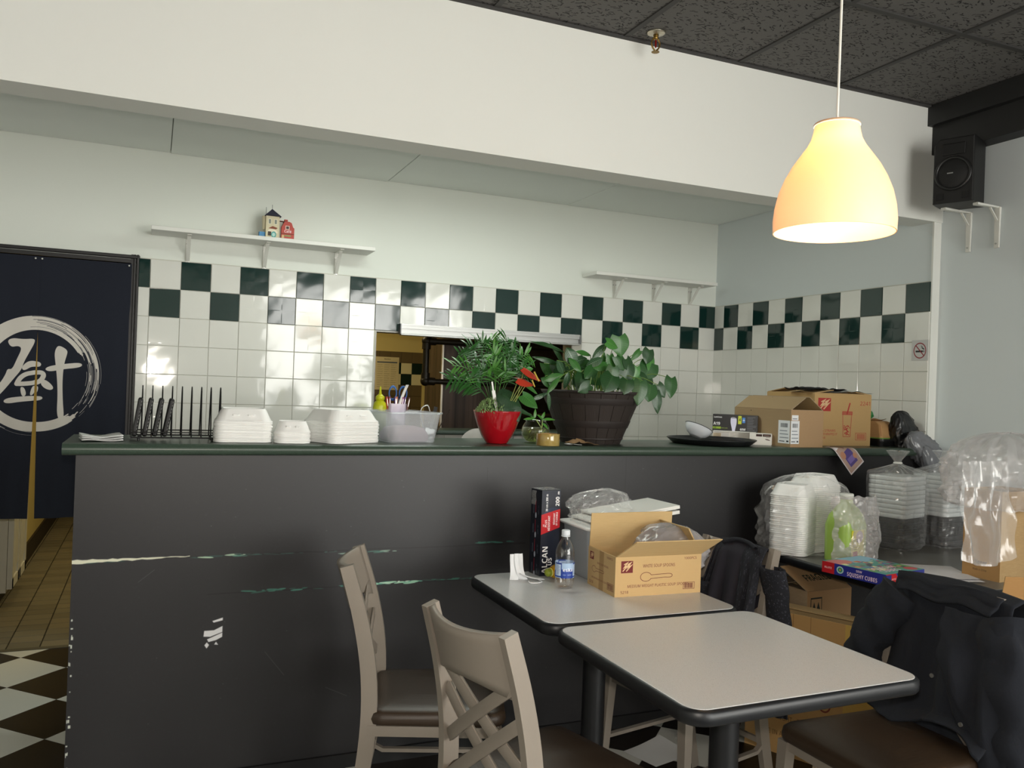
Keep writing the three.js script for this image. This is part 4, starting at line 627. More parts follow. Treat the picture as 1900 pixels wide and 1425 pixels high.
// barrel planter with heart-leaf creeper
{
  const P = [-1.83, CT, 1.605], t = thing('barrel_planter', 'dark brown barrel planter overflowing with heart-leaf creeper and variegated leaves', 'plant', P);
  const R = (y) => 0.13 + (0.222 - 0.13) * (y / 0.225), brown = std(0x2e2622, 0.6, { bumpMap: noiseTex(256, (u, v) => 128 + 90 * nz(u * 90, v * 6, 3)), bumpScale: 0.001 }), hoop = std(0x2a2321, 0.55);
  part('inner_wall', lathe([[0, 0.012], [R(0.012) - 0.012, 0.012], [R(0.222) - 0.014, 0.222], [R(0.222) - 0.006, 0.222], [R(0) - 0.008, 0.0], [0, 0]], 48), brown, t);
  for (let k = 0; k < 20; k++) { const a0 = k * Math.PI / 10 + 0.006, a1 = (k + 1) * Math.PI / 10 - 0.006, seg = (r, y) => { const o = []; for (let i = 0; i <= 3; i++) { const a = a0 + (a1 - a0) * i / 3; o.push([r * Math.cos(a), y, r * Math.sin(a)]); } for (let i = 3; i >= 0; i--) { const a = a0 + (a1 - a0) * i / 3; o.push([(r - 0.008) * Math.cos(a), y, (r - 0.008) * Math.sin(a)]); } return o.reverse(); }; part('stave', loft([seg(R(0), 0), seg(R(0.22), 0.222)], true, true, false), brown, t); }
  for (const [y0, y1] of [[0.018, 0.026], [0.07, 0.1], [0.168, 0.196]]) part('hoop', lathe([[R(y0) - 0.004, y0], [R(y0) + 0.0022, y0], [R(y1) + 0.0022, y1], [R(y1) - 0.004, y1]], 56), hoop, t);
  part('rim', lathe([[R(0.215) - 0.012, 0.215], [R(0.215) + 0.003, 0.215], [R(0.225) + 0.004, 0.228], [R(0.225) - 0.012, 0.228]], 56), hoop, t);
  part('soil', cyl(0.198, 0.198, 0.006, 0, 0.2, 0, 32), std(0x241c14, 0.95), t);
  // leaves: x, y of the leaf's middle (metres from the planter's base centre), length, tip angle, width, kind
  const leaf = (x, y, z, len, ang, w, mat, heart = true, fz = 0.9, curl = 0.15) => { const tip = [Math.cos(ang * D), Math.sin(ang * D), rr(0.05, 0.35)], n = Math.hypot(...tip), b = [x - tip[0] / n * len / 2, y - tip[1] / n * len / 2, z - tip[2] / n * len / 2]; orient(part('leaf', leafGeo(len, w, heart, curl, -0.12, 6, 9), mat, t), b, tip, [rr(-0.35, 0.35), rr(0.1, 0.6), fz]); return b; };
  const stems = [], st = (b, r0 = 0.0016) => stems.push(tube([[b[0] * 0.45 + rr(-0.03, 0.03), 0.205, b[2] * 0.4], [b[0] * 0.7, b[1] * 0.5 + 0.16, b[2] * 0.7], b], r0, 12, 6));
  const H = [[1335, 680, 210, -97, 130, 0], [1130, 350, 155, -105, 120, 1], [955, 345, 150, 222, 55, 2], [745, 265, 200, -82, 175, 2], [545, 660, 195, -125, 165, 1], [645, 580, 180, -100, 115, 0], [830, 560, 210, -110, 150, 1], [905, 750, 240, -100, 130, 0], [1050, 745, 175, -100, 180, 0], [1140, 500, 200, -125, 190, 0], [1160, 640, 200, -70, 140, 1], [1160, 850, 210, -85, 95, 1], [960, 545, 150, -100, 85, 3], [820, 645, 180, -150, 120, 0], [1170, 430, 170, -100, 110, 3], [360, 640, 160, -120, 110, 1], [720, 690, 150, -110, 130, 1], [1210, 720, 150, -60, 100, 1], [640, 250, 140, -20, 100, 3], [440, 560, 150, -140, 110, 0], [1000, 640, 130, -60, 100, 2], [880, 460, 150, -60, 120, 1], [330, 720, 150, -150, 100, 1], [1080, 600, 150, -30, 110, 1]];
  const sx = 0.1684 * 0.00269, sy = 0.1684 * 0.0024;
  for (const [u, v, l, a, w, k] of H) { const x = (u - 640) * sx, y = 0.228 - (v - 742) * sy, z = 0.1 + 0.09 * Math.max(0, 1 - Math.abs(x) / 0.28) + (v > 650 ? 0.05 : -0.02); st(leaf(x, y, z, l * sx * 0.95, a, w * sx * 1.05, LEAF[k], true, 1)); }
  for (const [u, v, l, a, w] of [[560, 310, 200, -140, 75], [270, 395, 190, -60, 130], [180, 500, 140, -50, 120], [110, 615, 200, 195, 75], [270, 640, 160, -95, 75], [430, 420, 190, 20, 90], [520, 430, 170, 200, 90], [90, 690, 190, 225, 50], [300, 480, 170, 130, 80], [20, 820, 190, -160, 45], [90, 860, 180, -80, 40], [640, 410, 150, -100, 60], [440, 340, 150, 160, 60], [600, 470, 200, 190, 90]]) { const x = (u - 640) * sx, y = 0.228 - (v - 742) * sy; st(leaf(x, y, 0.06 + rr(0, 0.08), l * sx, a, w * sx, rnd() < 0.6 ? VARIEG : LEAF[2], false, 0.8, 0.3)); }
  for (const [u, v, l, a] of [[90, 270, 330, 155], [210, 400, 300, 118], [380, 490, 330, 175], [720, 460, 260, 20], [80, 440, 260, 165]]) { const x = (u - 640) * sx, y = 0.228 - (v - 742) * sy; st(leaf(x, y, 0.08, l * sx, a, 50 * sx, LEAF[k3()], false, 0.8, 0.35)); }
  for (let i = 0; i < 46; i++) { const a = rnd() * 6.283, r = 0.2 * Math.sqrt(rnd()), x = r * Math.cos(a) * 1.05, z = r * Math.sin(a) * 0.8, y = 0.24 + 0.13 * rnd() * (1 - Math.abs(x) / 0.4); st(leaf(x, y, z, rr(0.055, 0.085), rr(-170, 10), rr(0.04, 0.06), LEAF[Math.floor(rnd() * 3)])); }
  part('stems', merge(stems), M.stem, t);
  function k3() { return Math.floor(rnd() * 3); }
}
// ---------------------------------------------------------------- trays, bowl, bulb box, cartons
{
  const t = thing('serving_tray', 'large round black serving tray on the counter near the bowl', 'tray', [-1.214, CT + 0.001, 1.645]); t.scale.set(0.9, 1, 0.9);
  part('tray', lathe([[0, 0], [0.19, 0], [0.2, 0.003], [0.222, 0.02], [0.228, 0.024], [0.226, 0.027], [0.219, 0.024], [0.197, 0.007], [0, 0.005]], 72), std(0x17181a, 0.32, { bumpMap: grain, bumpScale: 0.0003 }), t);
  const b = thing('enamel_bowl', 'white enamel bowl with a dark rim tipped on its side behind the black tray', 'bowl', [-1.225, CT + 0.006, 1.55]);
  const g = lathe([[0, 0], [0.03, 0], [0.033, 0.006], [0.05, 0.018], [0.066, 0.042], [0.073, 0.07], [0.0715, 0.07], [0.064, 0.043], [0.047, 0.02], [0.03, 0.01], [0, 0.009]], 48);
  const dish = part('dish', g, phys(0xdfe3e8, 0.15, { clearcoat: 0.5 }), b); const rim = part('rim', new THREE.TorusGeometry(0.0725, 0.0022, 8, 56).rotateX(Math.PI / 2).translate(0, 0.07, 0), std(0x20242c, 0.3), b);
  for (const m of [dish, rim]) { m.rotation.z = -0.42; m.position.set(-0.012, 0.021, 0); m.scale.set(0.92, 0.72, 0.92); }
  const carton = (name, label, w, h, d, pos, turn, draw) => { const m = printed(512, Math.round(512 * h / w), '#e6e2da', draw, { plain: true }), e = std(0xdedad2, 0.6); const o = thing(name, label, 'box', pos, turn); part('carton', bx(w, h, d, 0, h / 2, 0), [e, e, e, e, m, e], o); part('end_flap', bx(0.0015, h * 0.9, d * 0.85, w / 2 + 0.001, h / 2, 0), e, o); return o; };
  carton('tea_carton', 'white carton with small beige and grey printed labels under the black bulb box', 0.21, 0.052, 0.06, [-0.985, CT, 1.525], -0.75, (x, w, h) => { x.fillStyle = '#c9b79a'; x.fillRect(8, 20, 90, h - 24); x.fillStyle = '#e0ded8'; x.fillRect(110, 14, 90, h - 20); x.fillStyle = '#f1eee6'; x.fillRect(190, 6, 110, h - 12); for (let i = 0; i < 5; i++) { x.fillStyle = '#8b8376'; x.fillRect(16, 30 + i * 14, rr(40, 76), 2); x.fillRect(204, 20 + i * 15, rr(40, 84), 2); } });
  carton('seasoning_carton', 'white carton with dark brown printed blocks in front of the open cardboard box', 0.1, 0.055, 0.045, [-0.945, CT, 1.665], -0.72, (x, w, h) => { x.fillStyle = '#3b2622'; x.fillRect(150, 22, 140, 56); x.fillRect(304, 18, 190, 60); text(x, 'CHOCOLAT', 400, 58, 30, { color: '#c9b0a0', align: 'center', w: 170 }); x.fillStyle = '#6b5a52'; x.fillRect(380, 92, 100, 10); x.beginPath(); x.ellipse(420, 150, 60, 14, 0.2, 0, 7); x.fill(); });
  const bt = tex(768, 270, (x, w, h) => {
    x.fillStyle = '#0d0e10'; x.fillRect(0, 0, w, h); text(x, 'Luminus', 18, 56, 34, { color: '#e8e8e8', weight: 'bold' }); text(x, 'A19', 14, 170, 66, { color: '#f2f2f2', weight: 'bold' }); x.fillStyle = '#8fae2a'; x.fillRect(4, 196, 140, 34); text(x, 'ENERGY SAVING', 150, 224, 24, { color: '#a8c043', w: 110 }); text(x, 'LED', 14, 222, 28, { color: '#1c2408', weight: 'bold' });
    x.fillStyle = '#dcdcf2'; x.beginPath(); x.moveTo(310, 60); x.bezierCurveTo(312, 30, 408, 30, 410, 70); x.bezierCurveTo(420, 150, 392, 190, 386, 264); x.lineTo(338, 264); x.bezierCurveTo(336, 190, 296, 150, 310, 60); x.fill(); x.fillStyle = '#9d9aa8'; x.beginPath(); x.ellipse(360, 60, 42, 22, 0, Math.PI, 0); x.fill();
    x.fillStyle = '#c7d32a'; x.fillRect(436, 14, 58, 130); text(x, '4', 465, 96, 62, { color: '#101010', weight: 'bold', align: 'center' }); x.fillStyle = '#3d86d6'; x.fillRect(508, 40, 48, 84); text(x, '60', 532, 94, 32, { color: '#e7f2ff', weight: 'bold', align: 'center' }); text(x, '60W', 470, 244, 48, { color: '#f0f0f0', weight: 'bold' }); x.fillStyle = '#1c1e22'; x.fillRect(580, 0, 188, h); for (let i = 0; i < 10; i++) { x.fillStyle = '#6a6e76'; x.fillRect(592, 30 + i * 22, rr(90, 166), 6); }
  });
  const o = thing('light_bulb_box', 'black light bulb box with yellow and blue patches and a pictured white bulb', 'box', [-0.985, CT + 0.0525, 1.525], -0.75), dk = std(0x0d0e10, 0.4), fm = std(0xffffff, 0.35, { map: bt });
  part('carton', bx(0.212, 0.083, 0.06, 0, 0.0415, 0), [dk, dk, dk, dk, fm, dk], o); part('bottom_flap', bx(0.2, 0.004, 0.02, 0.0, 0.002, 0.039), std(0xe2e0da, 0.6), o);
}
// ---------------------------------------------------------------- cardboard boxes
// five walls, printed where given; flaps: [side, length, angle, (taper)], angle 0 stands up, 90 lies outwards, -90 shuts
function carton(name, label, { w, h, d, mat = CARD, front, left, right, flaps = [], bottom = true, inner = CARDLIGHT, category = 'box' }, pos, turn) {
  const o = thing(name, label, category, pos, turn), T = 0.004, pm = (print) => [mat, mat, mat, mat, print ?? mat, inner];
  const wall = (nm, ww, print, ry, off) => { const m = part(nm, uvFix(bx(ww, h, T, 0, h / 2, 0)), pm(print), o); m.rotation.y = ry; m.position.set(Math.sin(ry) * off, 0, Math.cos(ry) * off); return m; };
  wall('front_panel', w, front, 0, d / 2 - T / 2); wall('back_panel', w, null, Math.PI, d / 2 - T / 2); wall('left_panel', d - 2 * T, left, -Math.PI / 2, w / 2 - T / 2); wall('right_panel', d - 2 * T, right, Math.PI / 2, w / 2 - T / 2);
  if (bottom) part('bottom_panel', bx(w - 2 * T, T, d - 2 * T, 0, T / 2, 0), inner, o);
  for (const [side, len, ang, print, skew = 0] of flaps) {
    const ry = { front: 0, back: Math.PI, left: -Math.PI / 2, right: Math.PI / 2 }[side], ww = side === 'front' || side === 'back' ? w : d, off = (side === 'front' || side === 'back' ? d : w) / 2 - T / 2;
    const g = uvFix(bx(ww - 0.004, len, T * 0.9, 0, len / 2, 0)); if (skew) { const p = g.attributes.position; for (let i = 0; i < p.count; i++) p.setX(i, p.getX(i) + skew * p.getY(i) / len); g.computeVertexNormals(); }
    const piv = part('flap', g, pm(print), o); piv.rotation.order = 'YXZ'; piv.rotation.set(ang * D, ry, 0); piv.position.set(Math.sin(ry) * off, h, Math.cos(ry) * off);
  }
  return o;
}
function uvFix(g) { return g; }
const red = '#a8322e';
const logoZ = (x, px, py, s, col, bg) => { x.fillStyle = col; x.fillRect(px, py, s, s); x.strokeStyle = bg; x.lineWidth = s * 0.09; x.lineJoin = 'miter'; for (const dx of [0.06, 0.36]) { x.beginPath(); x.moveTo(px + s * (0.18 + dx), py + s * 0.3); x.lineTo(px + s * (0.46 + dx), py + s * 0.16); x.lineTo(px + s * (0.2 + dx), py + s * 0.54); x.lineTo(px + s * (0.48 + dx), py + s * 0.4); x.lineTo(px + s * (0.08 + dx), py + s * 0.86); x.stroke(); } };
{
  const face = (full) => printed(640, 560, '#b69664', (x, w, h) => {
    logoZ(x, 40, 50, 140, red, '#d6b48a'); text(x, '2241', 510, 118, 58, { color: red }); 
    x.strokeStyle = red; x.fillStyle = red; x.lineWidth = 5; x.lineCap = 'round'; x.save(); x.translate(300, 130); x.lineWidth = 14; x.beginPath(); x.moveTo(95, -30); x.lineTo(66, 82); x.stroke(); x.lineWidth = 5; x.fillStyle = 'rgba(168,50,46,0.55)'; x.fillRect(16, 62, 106, 28); x.strokeRect(14, 60, 110, 32); x.beginPath(); x.moveTo(18, 94); x.lineTo(28, 330); x.lineTo(108, 330); x.lineTo(118, 94); x.stroke(); x.fillStyle = red; for (let i = 0; i < 34; i++) { x.beginPath(); x.arc(rr(36, 100), rr(210, 318), 6, 0, 7); x.fill(); } x.restore();
    if (full) { text(x, 'TEA STRAWS', 54, 410, 34, { color: red }); text(x, 'PAPER WRAPPED 9"', 54, 448, 34, { color: red, w: 210 }); text(x, '50/18', 54, 486, 30, { color: red }); x.strokeStyle = red; x.lineWidth = 4; x.strokeRect(470, 420, 120, 76); barcode(x, 486, 430, 90, 56, red); }
  });
  carton('straw_carton', 'large brown cardboard carton printed in red with a bubble-tea cup and 2241', { w: 0.366, h: 0.256, d: 0.345, front: face(true), left: face(false), flaps: [['front', 0.1, -86, null], ['back', 0.12, -80, null], ['left', 0.12, -82, null], ['right', 0.1, -84, null]] }, [-0.471, CT, 1.525], 0.0);
  const plain = printed(400, 320, '#a68d69', (x) => { x.fillStyle = '#2c2722'; x.beginPath(); x.arc(180, 22, 3, 0, 7); x.fill(); });
  const label = (x, px, py) => { x.fillStyle = '#e4e7ea'; x.fillRect(px, py, 110, 180); barcode(x, px + 22, py + 22, 66, 32, '#2a2d33'); for (const [y, n] of [[78, 70], [104, 80], [132, 84]]) { x.fillStyle = '#7b838c'; x.fillRect(px + 15, py + y, n, 6); } x.fillStyle = '#33373d'; x.fillRect(px + 12, py + 160, 50, 6); x.fillRect(px + 80, py + 156, 20, 12); };
  carton('open_carton', 'plain open cardboard carton with white barcode labels over its front corner', { w: 0.2, h: 0.172, d: 0.39, mat: CARDGREY, front: printed(420, 290, '#a98a66', (x) => { x.fillStyle = '#e8eaec'; x.fillRect(10, 40, 84, 40); x.fillStyle = '#555'; x.fillRect(20, 66, 60, 5); label(x, 0, 84); x.fillStyle = '#c9ccd0'; x.fillRect(0, 84, 3, 180); }), left: printed(560, 290, '#9c8462', (x, w) => { label(x, w - 112, 84); x.fillStyle = '#2f2a24'; x.beginPath(); x.arc(170, 20, 4, 0, 7); x.fill(); }), flaps: [['left', 0.105, -56, plain, 0.0], ['right', 0.105, -54, null], ['front', 0.09, -100, null], ['back', 0.09, -95, null]] }, [-0.81, CT, 1.62], 0.04);
}
// black cloth and white film on the straw carton
single('black_cloth', sheet(26, 12, (u, v) => { const x = -0.56 + 0.26 * (u - 0.5) * 1.05; return [x, CT + 0.258 + 0.012 + 0.028 * Math.max(0, nz(u * 5, v * 2, 3) + 0.35) * (1 - 0.5 * u), 1.6 + (v - 0.5) * 0.14 + 0.01 * nz(u * 4, v * 3, 6)]; }, 0.003), std(0x121316, 0.85), 'crumpled black cloth lying on top of the straw carton', 'cloth');
single('white_film', sheet(22, 10, (u, v) => [-0.4 + 0.24 * (u - 0.5), CT + 0.262 + 0.02 * Math.max(0, nz(u * 3, v * 3, 12) + 0.4) * Math.sin(Math.PI * u), 1.62 + (v - 0.5) * 0.16], 0.001), phys(0xe2e3e0, 0.35, { transmission: 0.35, thickness: 0 }), 'crumpled white plastic film on top of the straw carton', 'plastic film');
// flyer hanging over the counter edge
{
  const m = std(0xffffff, 0.55, { map: tex(300, 420, (x, w, h) => { x.fillStyle = '#d8d2d6'; x.fillRect(0, 0, w, h); x.fillStyle = '#b69a8c'; x.fillRect(14, 14, w - 28, h - 28); x.fillStyle = '#57478a'; x.fillRect(70, 60, 160, 170); x.fillStyle = '#7e6bb0'; x.fillRect(90, 90, 110, 60); x.fillStyle = '#c0896a'; x.beginPath(); x.arc(70, 210, 42, 0, 7); x.arc(230, 120, 30, 0, 7); x.fill(); x.fillStyle = '#8d6a5c'; x.beginPath(); x.moveTo(150, 250); x.lineTo(290, 290); x.lineTo(280, 410); x.lineTo(120, 380); x.fill(); x.fillStyle = '#ece8ea'; x.fillRect(20, 300, 90, 70); }) });
  // lies on the top, bends over the rounded edge, hangs askew
  const a = 0.62; single('paper_flyer', sheet(10, 26, (u, v) => { const s = (u - 0.5) * 0.11, d = v * 0.19 - 0.055, along = s * Math.cos(a) + d * Math.sin(a), over = -s * Math.sin(a) + d * Math.cos(a), R = 0.024; let y = CT + 0.0015, z = 1.832 + over; if (over > 0) { const q = Math.min(over / R, 1.35); z = 1.832 + R * Math.sin(q); y = CT + 0.0015 - R * (1 - Math.cos(q)); const rest = over - R * q; if (rest > 0) { z += rest * Math.cos(1.35); y -= rest * Math.sin(1.35); } } return [-0.62 + along, y, z]; }, 0.0008), m, 'purple and pink printed paper flyer hanging over the counter edge', 'flyer');
}
// black tray with bread-like package, green bag
{
  const t = thing('takeout_tray', 'rectangular black plastic tray standing on the counter beside the straw carton', 'tray', [-0.155, CT, 1.62], 0);
  part('tray', loft([rrect(0.17, 0.2, 0.02, 0), rrect(0.178, 0.208, 0.024, 0.02), rrect(0.19, 0.22, 0.026, 0.038), rrect(0.172, 0.202, 0.022, 0.036), rrect(0.164, 0.194, 0.02, 0.006)]), std(0x0f0f10, 0.4), t);
  const k = thing('paper_bag', 'folded tan paper bag with green print lying in the black tray', 'bag', [-0.165, CT + 0.007, 1.62], 0.1);
  const pm = printed(256, 256, '#b98f5d', (x) => { x.fillStyle = '#a36a48'; for (let i = 0; i < 6; i++) x.fillRect(14 + i * 38, 70, 6, 110); x.fillStyle = '#6f9a3c'; x.fillRect(0, 196, 256, 36); x.fillStyle = '#d7c59a'; x.fillRect(30, 206, 180, 8); });
  part('bag', loft([rrect(0.13, 0.16, 0.012, 0), rrect(0.14, 0.165, 0.015, 0.05), rrect(0.13, 0.14, 0.012, 0.1), rrect(0.09, 0.06, 0.01, 0.118)], true, true, true), pm, k);
  part('bag_fold', sheet(6, 4, (u, v) => [-0.06 + 0.12 * u, 0.115 + 0.012 * v + 0.004 * Math.sin(u * 7), -0.02 + 0.03 * v], 0.002), pm, k);
  single('green_wrapper', loft([rrect(0.03, 0.03, 0.008, 0), rrect(0.075, 0.05, 0.018, 0.018), rrect(0.06, 0.04, 0.014, 0.04), rrect(0.02, 0.015, 0.005, 0.056)]).translate(-0.185, CT + 0.129, 1.57), phys(0x1f7a3e, 0.3, { clearcoat: 0.4 }), 'crumpled shiny green wrapper on top of the paper bag', 'wrapper');
}
// ================================================================ tables and chairs
const TY = 0.75;
const lamTable = tex(512, 512, (x, w, h) => { x.fillStyle = '#c6c7c7'; x.fillRect(0, 0, w, h); speckle(x, w, h, 16000, ['#b6b6b5', '#d2d2d1', '#aaa9a8', '#cccccb'], 1, 2.4); }, { repeat: [1, 1] });
function makeTable(label, x0, x1, z0, z1, turn, col, y = TY, group) {
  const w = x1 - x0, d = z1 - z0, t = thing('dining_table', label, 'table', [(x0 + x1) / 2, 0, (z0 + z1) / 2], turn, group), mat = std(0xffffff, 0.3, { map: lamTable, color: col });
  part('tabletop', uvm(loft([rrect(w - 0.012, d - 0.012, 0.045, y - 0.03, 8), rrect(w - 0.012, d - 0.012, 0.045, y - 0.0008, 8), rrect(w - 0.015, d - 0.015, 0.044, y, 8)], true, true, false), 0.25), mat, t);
  const e = [[0, y - 0.036], [0.006, y - 0.036], [0.0105, y - 0.03], [0.0115, y - 0.02], [0.0105, y - 0.008], [0.004, y - 0.0015], [0, y - 0.0015]];
  part('edge_band', loft(e.map(([o, yy]) => rrect(w - 0.012 + 2 * o, d - 0.012 + 2 * o, 0.045 + o, yy, 8)), false), phys(0x0f1115, 0.42), t);
  const bm = std(0x101114, 0.42);
  part('column', merge([cyl(0.038, 0.038, y - 0.09, 0, 0.05, 0, 32), cyl(0.05, 0.042, 0.03, 0, 0.05, 0, 32)]), bm, t);
  part('top_plate', bx(0.3, 0.012, 0.3, 0, y - 0.042, 0), bm, t);
  for (let k = 0; k < 4; k++) { const a = k * Math.PI / 2 + 0.02, f = part('foot', merge([loft([[-0.03, 0.012, 0], [0.03, 0.012, 0], [0.026, 0.055, 0], [-0.026, 0.055, 0]].map((p) => p) && [[[-0.03, 0.006, 0.02], [-0.026, 0.062, 0.02], [0.026, 0.062, 0.02], [0.03, 0.006, 0.02]], [[-0.022, 0.006, 0.27], [-0.018, 0.032, 0.27], [0.018, 0.032, 0.27], [0.022, 0.006, 0.27]]], true, true, false), cyl(0.014, 0.014, 0.008, 0, 0, 0.25, 16)]), bm, t); f.rotation.y = a; }
  return t;
}
const rearTable = makeTable('grey laminate dining table with dark edge standing nearest the counter, laden with boxes', -2.558, -1.882, 2.082, 2.735, 0.0, 0xffffff);
const frontTable = makeTable('empty grey laminate dining table with dark edge in the foreground', -2.548, -1.862, 2.757, 3.408, 0.012, 0xffffff);
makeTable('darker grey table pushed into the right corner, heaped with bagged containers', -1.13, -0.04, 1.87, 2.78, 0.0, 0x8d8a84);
void rearTable; void frontTable;

// chair: local front is +x
function makeChair(name, label) {
  const t = thing(name, label, 'chair', [0, 0, 0], 0);
  const curve = [[-0.265, 0], [-0.225, 0.18], [-0.2, 0.34], [-0.192, 0.47], [-0.2, 0.6], [-0.228, 0.74], [-0.272, 0.885]];
  const cx = new THREE.CatmullRomCurve3(curve.map(([x, y]) => V(x, y, 0)));
  const zAt = (y) => 0.153 + 0.03 * (1 - y / 0.9);
  for (const s of [-1, 1]) {
    const rings = []; for (let i = 0; i <= 22; i++) { const p = cx.getPoint(i / 22), tg = cx.getTangent(i / 22), n = V(tg.y, -tg.x, 0), dpt = 0.019 + 0.004 * Math.sin(Math.PI * i / 22), z = s * zAt(p.y), q = 0.011; rings.push([[1, 1], [1, -1], [-1, -1], [-1, 1]].map(([a, b]) => [p.x + n.x * dpt * a, p.y + n.y * dpt * a, z + q * b])); }
    part('back_post', loft(rings, true, true, false), M.taupe, t);
    const lr = [[0.195, 0, 0.195, 0.012], [0.185, 0.2, 0.19, 0.0145], [0.175, 0.43, 0.18, 0.018]].map(([x, y, z, h]) => [[h, h], [h, -h], [-h, -h], [-h, h]].map(([a, b]) => [x + a, y, s * z + b]));
    part('front_leg', loft(lr, true, true, false), M.taupe, t);
    part('foot_cap', bx(0.028, 0.01, 0.028, 0.195, 0.005, s * 0.195), M.blackPlastic, t);
    part('side_stretcher', merge([bar([-0.215, 0.235, s * 0.176], [-0.17, 0.21, s * 0.18], 0.018, 0.012, [0, 0, 1]), bar([-0.172, 0.211, s * 0.18], [0.183, 0.205, s * 0.188], 0.018, 0.012, [0, 0, 1])]), M.taupe, t);
    part('side_rail', bar([-0.195, 0.418, s * 0.174], [0.18, 0.418, s * 0.186], 0.014, 0.03, [0, 0, 1]), M.taupe, t);
  }
  part('front_rail', bar([0.176, 0.418, -0.18], [0.176, 0.418, 0.18], 0.03, 0.014, [0, 1, 0]), M.taupe, t); part('rear_rail', bar([-0.194, 0.41, -0.172], [-0.194, 0.41, 0.172], 0.03, 0.014, [0, 1, 0]), M.taupe, t);
  part('rear_stretcher', bar([-0.212, 0.235, -0.17], [-0.212, 0.235, 0.17], 0.018, 0.012, [0, 1, 0]), M.taupe, t);
  // bowed top rail with arched underside
  const xAt = (y) => { let lo = 0, hi = 1; for (let i = 0; i < 24; i++) { const m = (lo + hi) / 2; cx.getPoint(m).y < y ? (lo = m) : (hi = m); } return cx.getPoint(lo).x; };
  part('top_rail', sheet(18, 6, (u, v) => { const s = u * 2 - 1, low = 0.757 + 0.0 * s + 0.035 * (1 - s * s) * -0.0 - 0.028 * (s * s), hi = 0.884 - 0.012 * (1 - s * s), y = hi + (low - hi) * v; return [xAt(y) - 0.042 * (1 - s * s), y, s * (zAt(y) - 0.006)]; }, 0.018), M.taupe, t);
  // lattice of two pairs of crossed flats
  const yb = 0.45, yt = 0.765, bow = (z) => -0.022 * (1 - (z / 0.17) ** 2);
  const flat = (z0, v0, z1, v1, off) => { const pts = []; for (let i = 0; i <= 8; i++) { const q = i / 8, z = z0 + (z1 - z0) * q, y = yb + (yt - yb) * (v0 + (v1 - v0) * q); pts.push([xAt(y) + bow(z) + off, y, z]); } return sheet(8, 1, (u, w) => { const i = Math.min(7, Math.floor(u * 8 - 1e-9) < 0 ? 0 : Math.floor(u * 8 - 1e-9)), f = u * 8 - i, p = pts[i], n = pts[i + 1], dz = n[2] - p[2], dy = n[1] - p[1], l = Math.hypot(dz, dy), k = (w - 0.5) * 0.03; return [p[0] + (n[0] - p[0]) * f, p[1] + dy * f + k * dz / l, p[2] + dz * f - k * dy / l]; }, 0.01); };
  const Z = 0.148;
  for (const s of [-1, 1]) { part('cross_bar', flat(-s * Z, 1.0, s * Z, 0.32, s * 0.004), M.taupe, t); part('cross_bar', flat(-s * Z, 0.72, s * Z, 0.0, s * 0.004), M.taupe, t); }
  // upholstered seat
  const ring = (g, y, k = 0) => { const out = []; const r = rrect(0.405 + 2 * g, 0.4 + 2 * g, Math.max(0.03, 0.05 + g), y, 7); for (const [x, yy, z] of r) out.push([x + 0.0, yy + k, z * (0.93 + 0.18 * (x + 0.2))]); return out; };
  part('seat', loft([ring(-0.012, 0.433), ring(0, 0.438), ring(0.003, 0.452), ring(-0.001, 0.468), ring(-0.014, 0.478), ring(-0.05, 0.484), ring(-0.12, 0.487)]), M.vinylSeat, t, 'brown vinyl seat');
  return t;
}
const chairA = makeChair('dining_chair', 'taupe cross-back chair with brown vinyl seat at the rear table, standing against the counter');
chairA.position.set(-2.768, 0, 2.398); chairA.rotation.y = -0.33;
copyThing(chairA, 'dining_chair', [-2.665, 0, 2.99], 0.27, 'taupe cross-back chair nearest the viewer at the left side of the empty foreground table');
copyThing(chairA, 'dining_chair', [-1.71, 0, 3.14], Math.PI + 0.02, 'taupe chair right of the foreground table with a plain navy jacket over its back');
copyThing(chairA, 'dining_chair', [-1.888, 0, 2.445], Math.PI + 0.2, 'taupe chair right of the rear table with a patterned black jacket over its back');

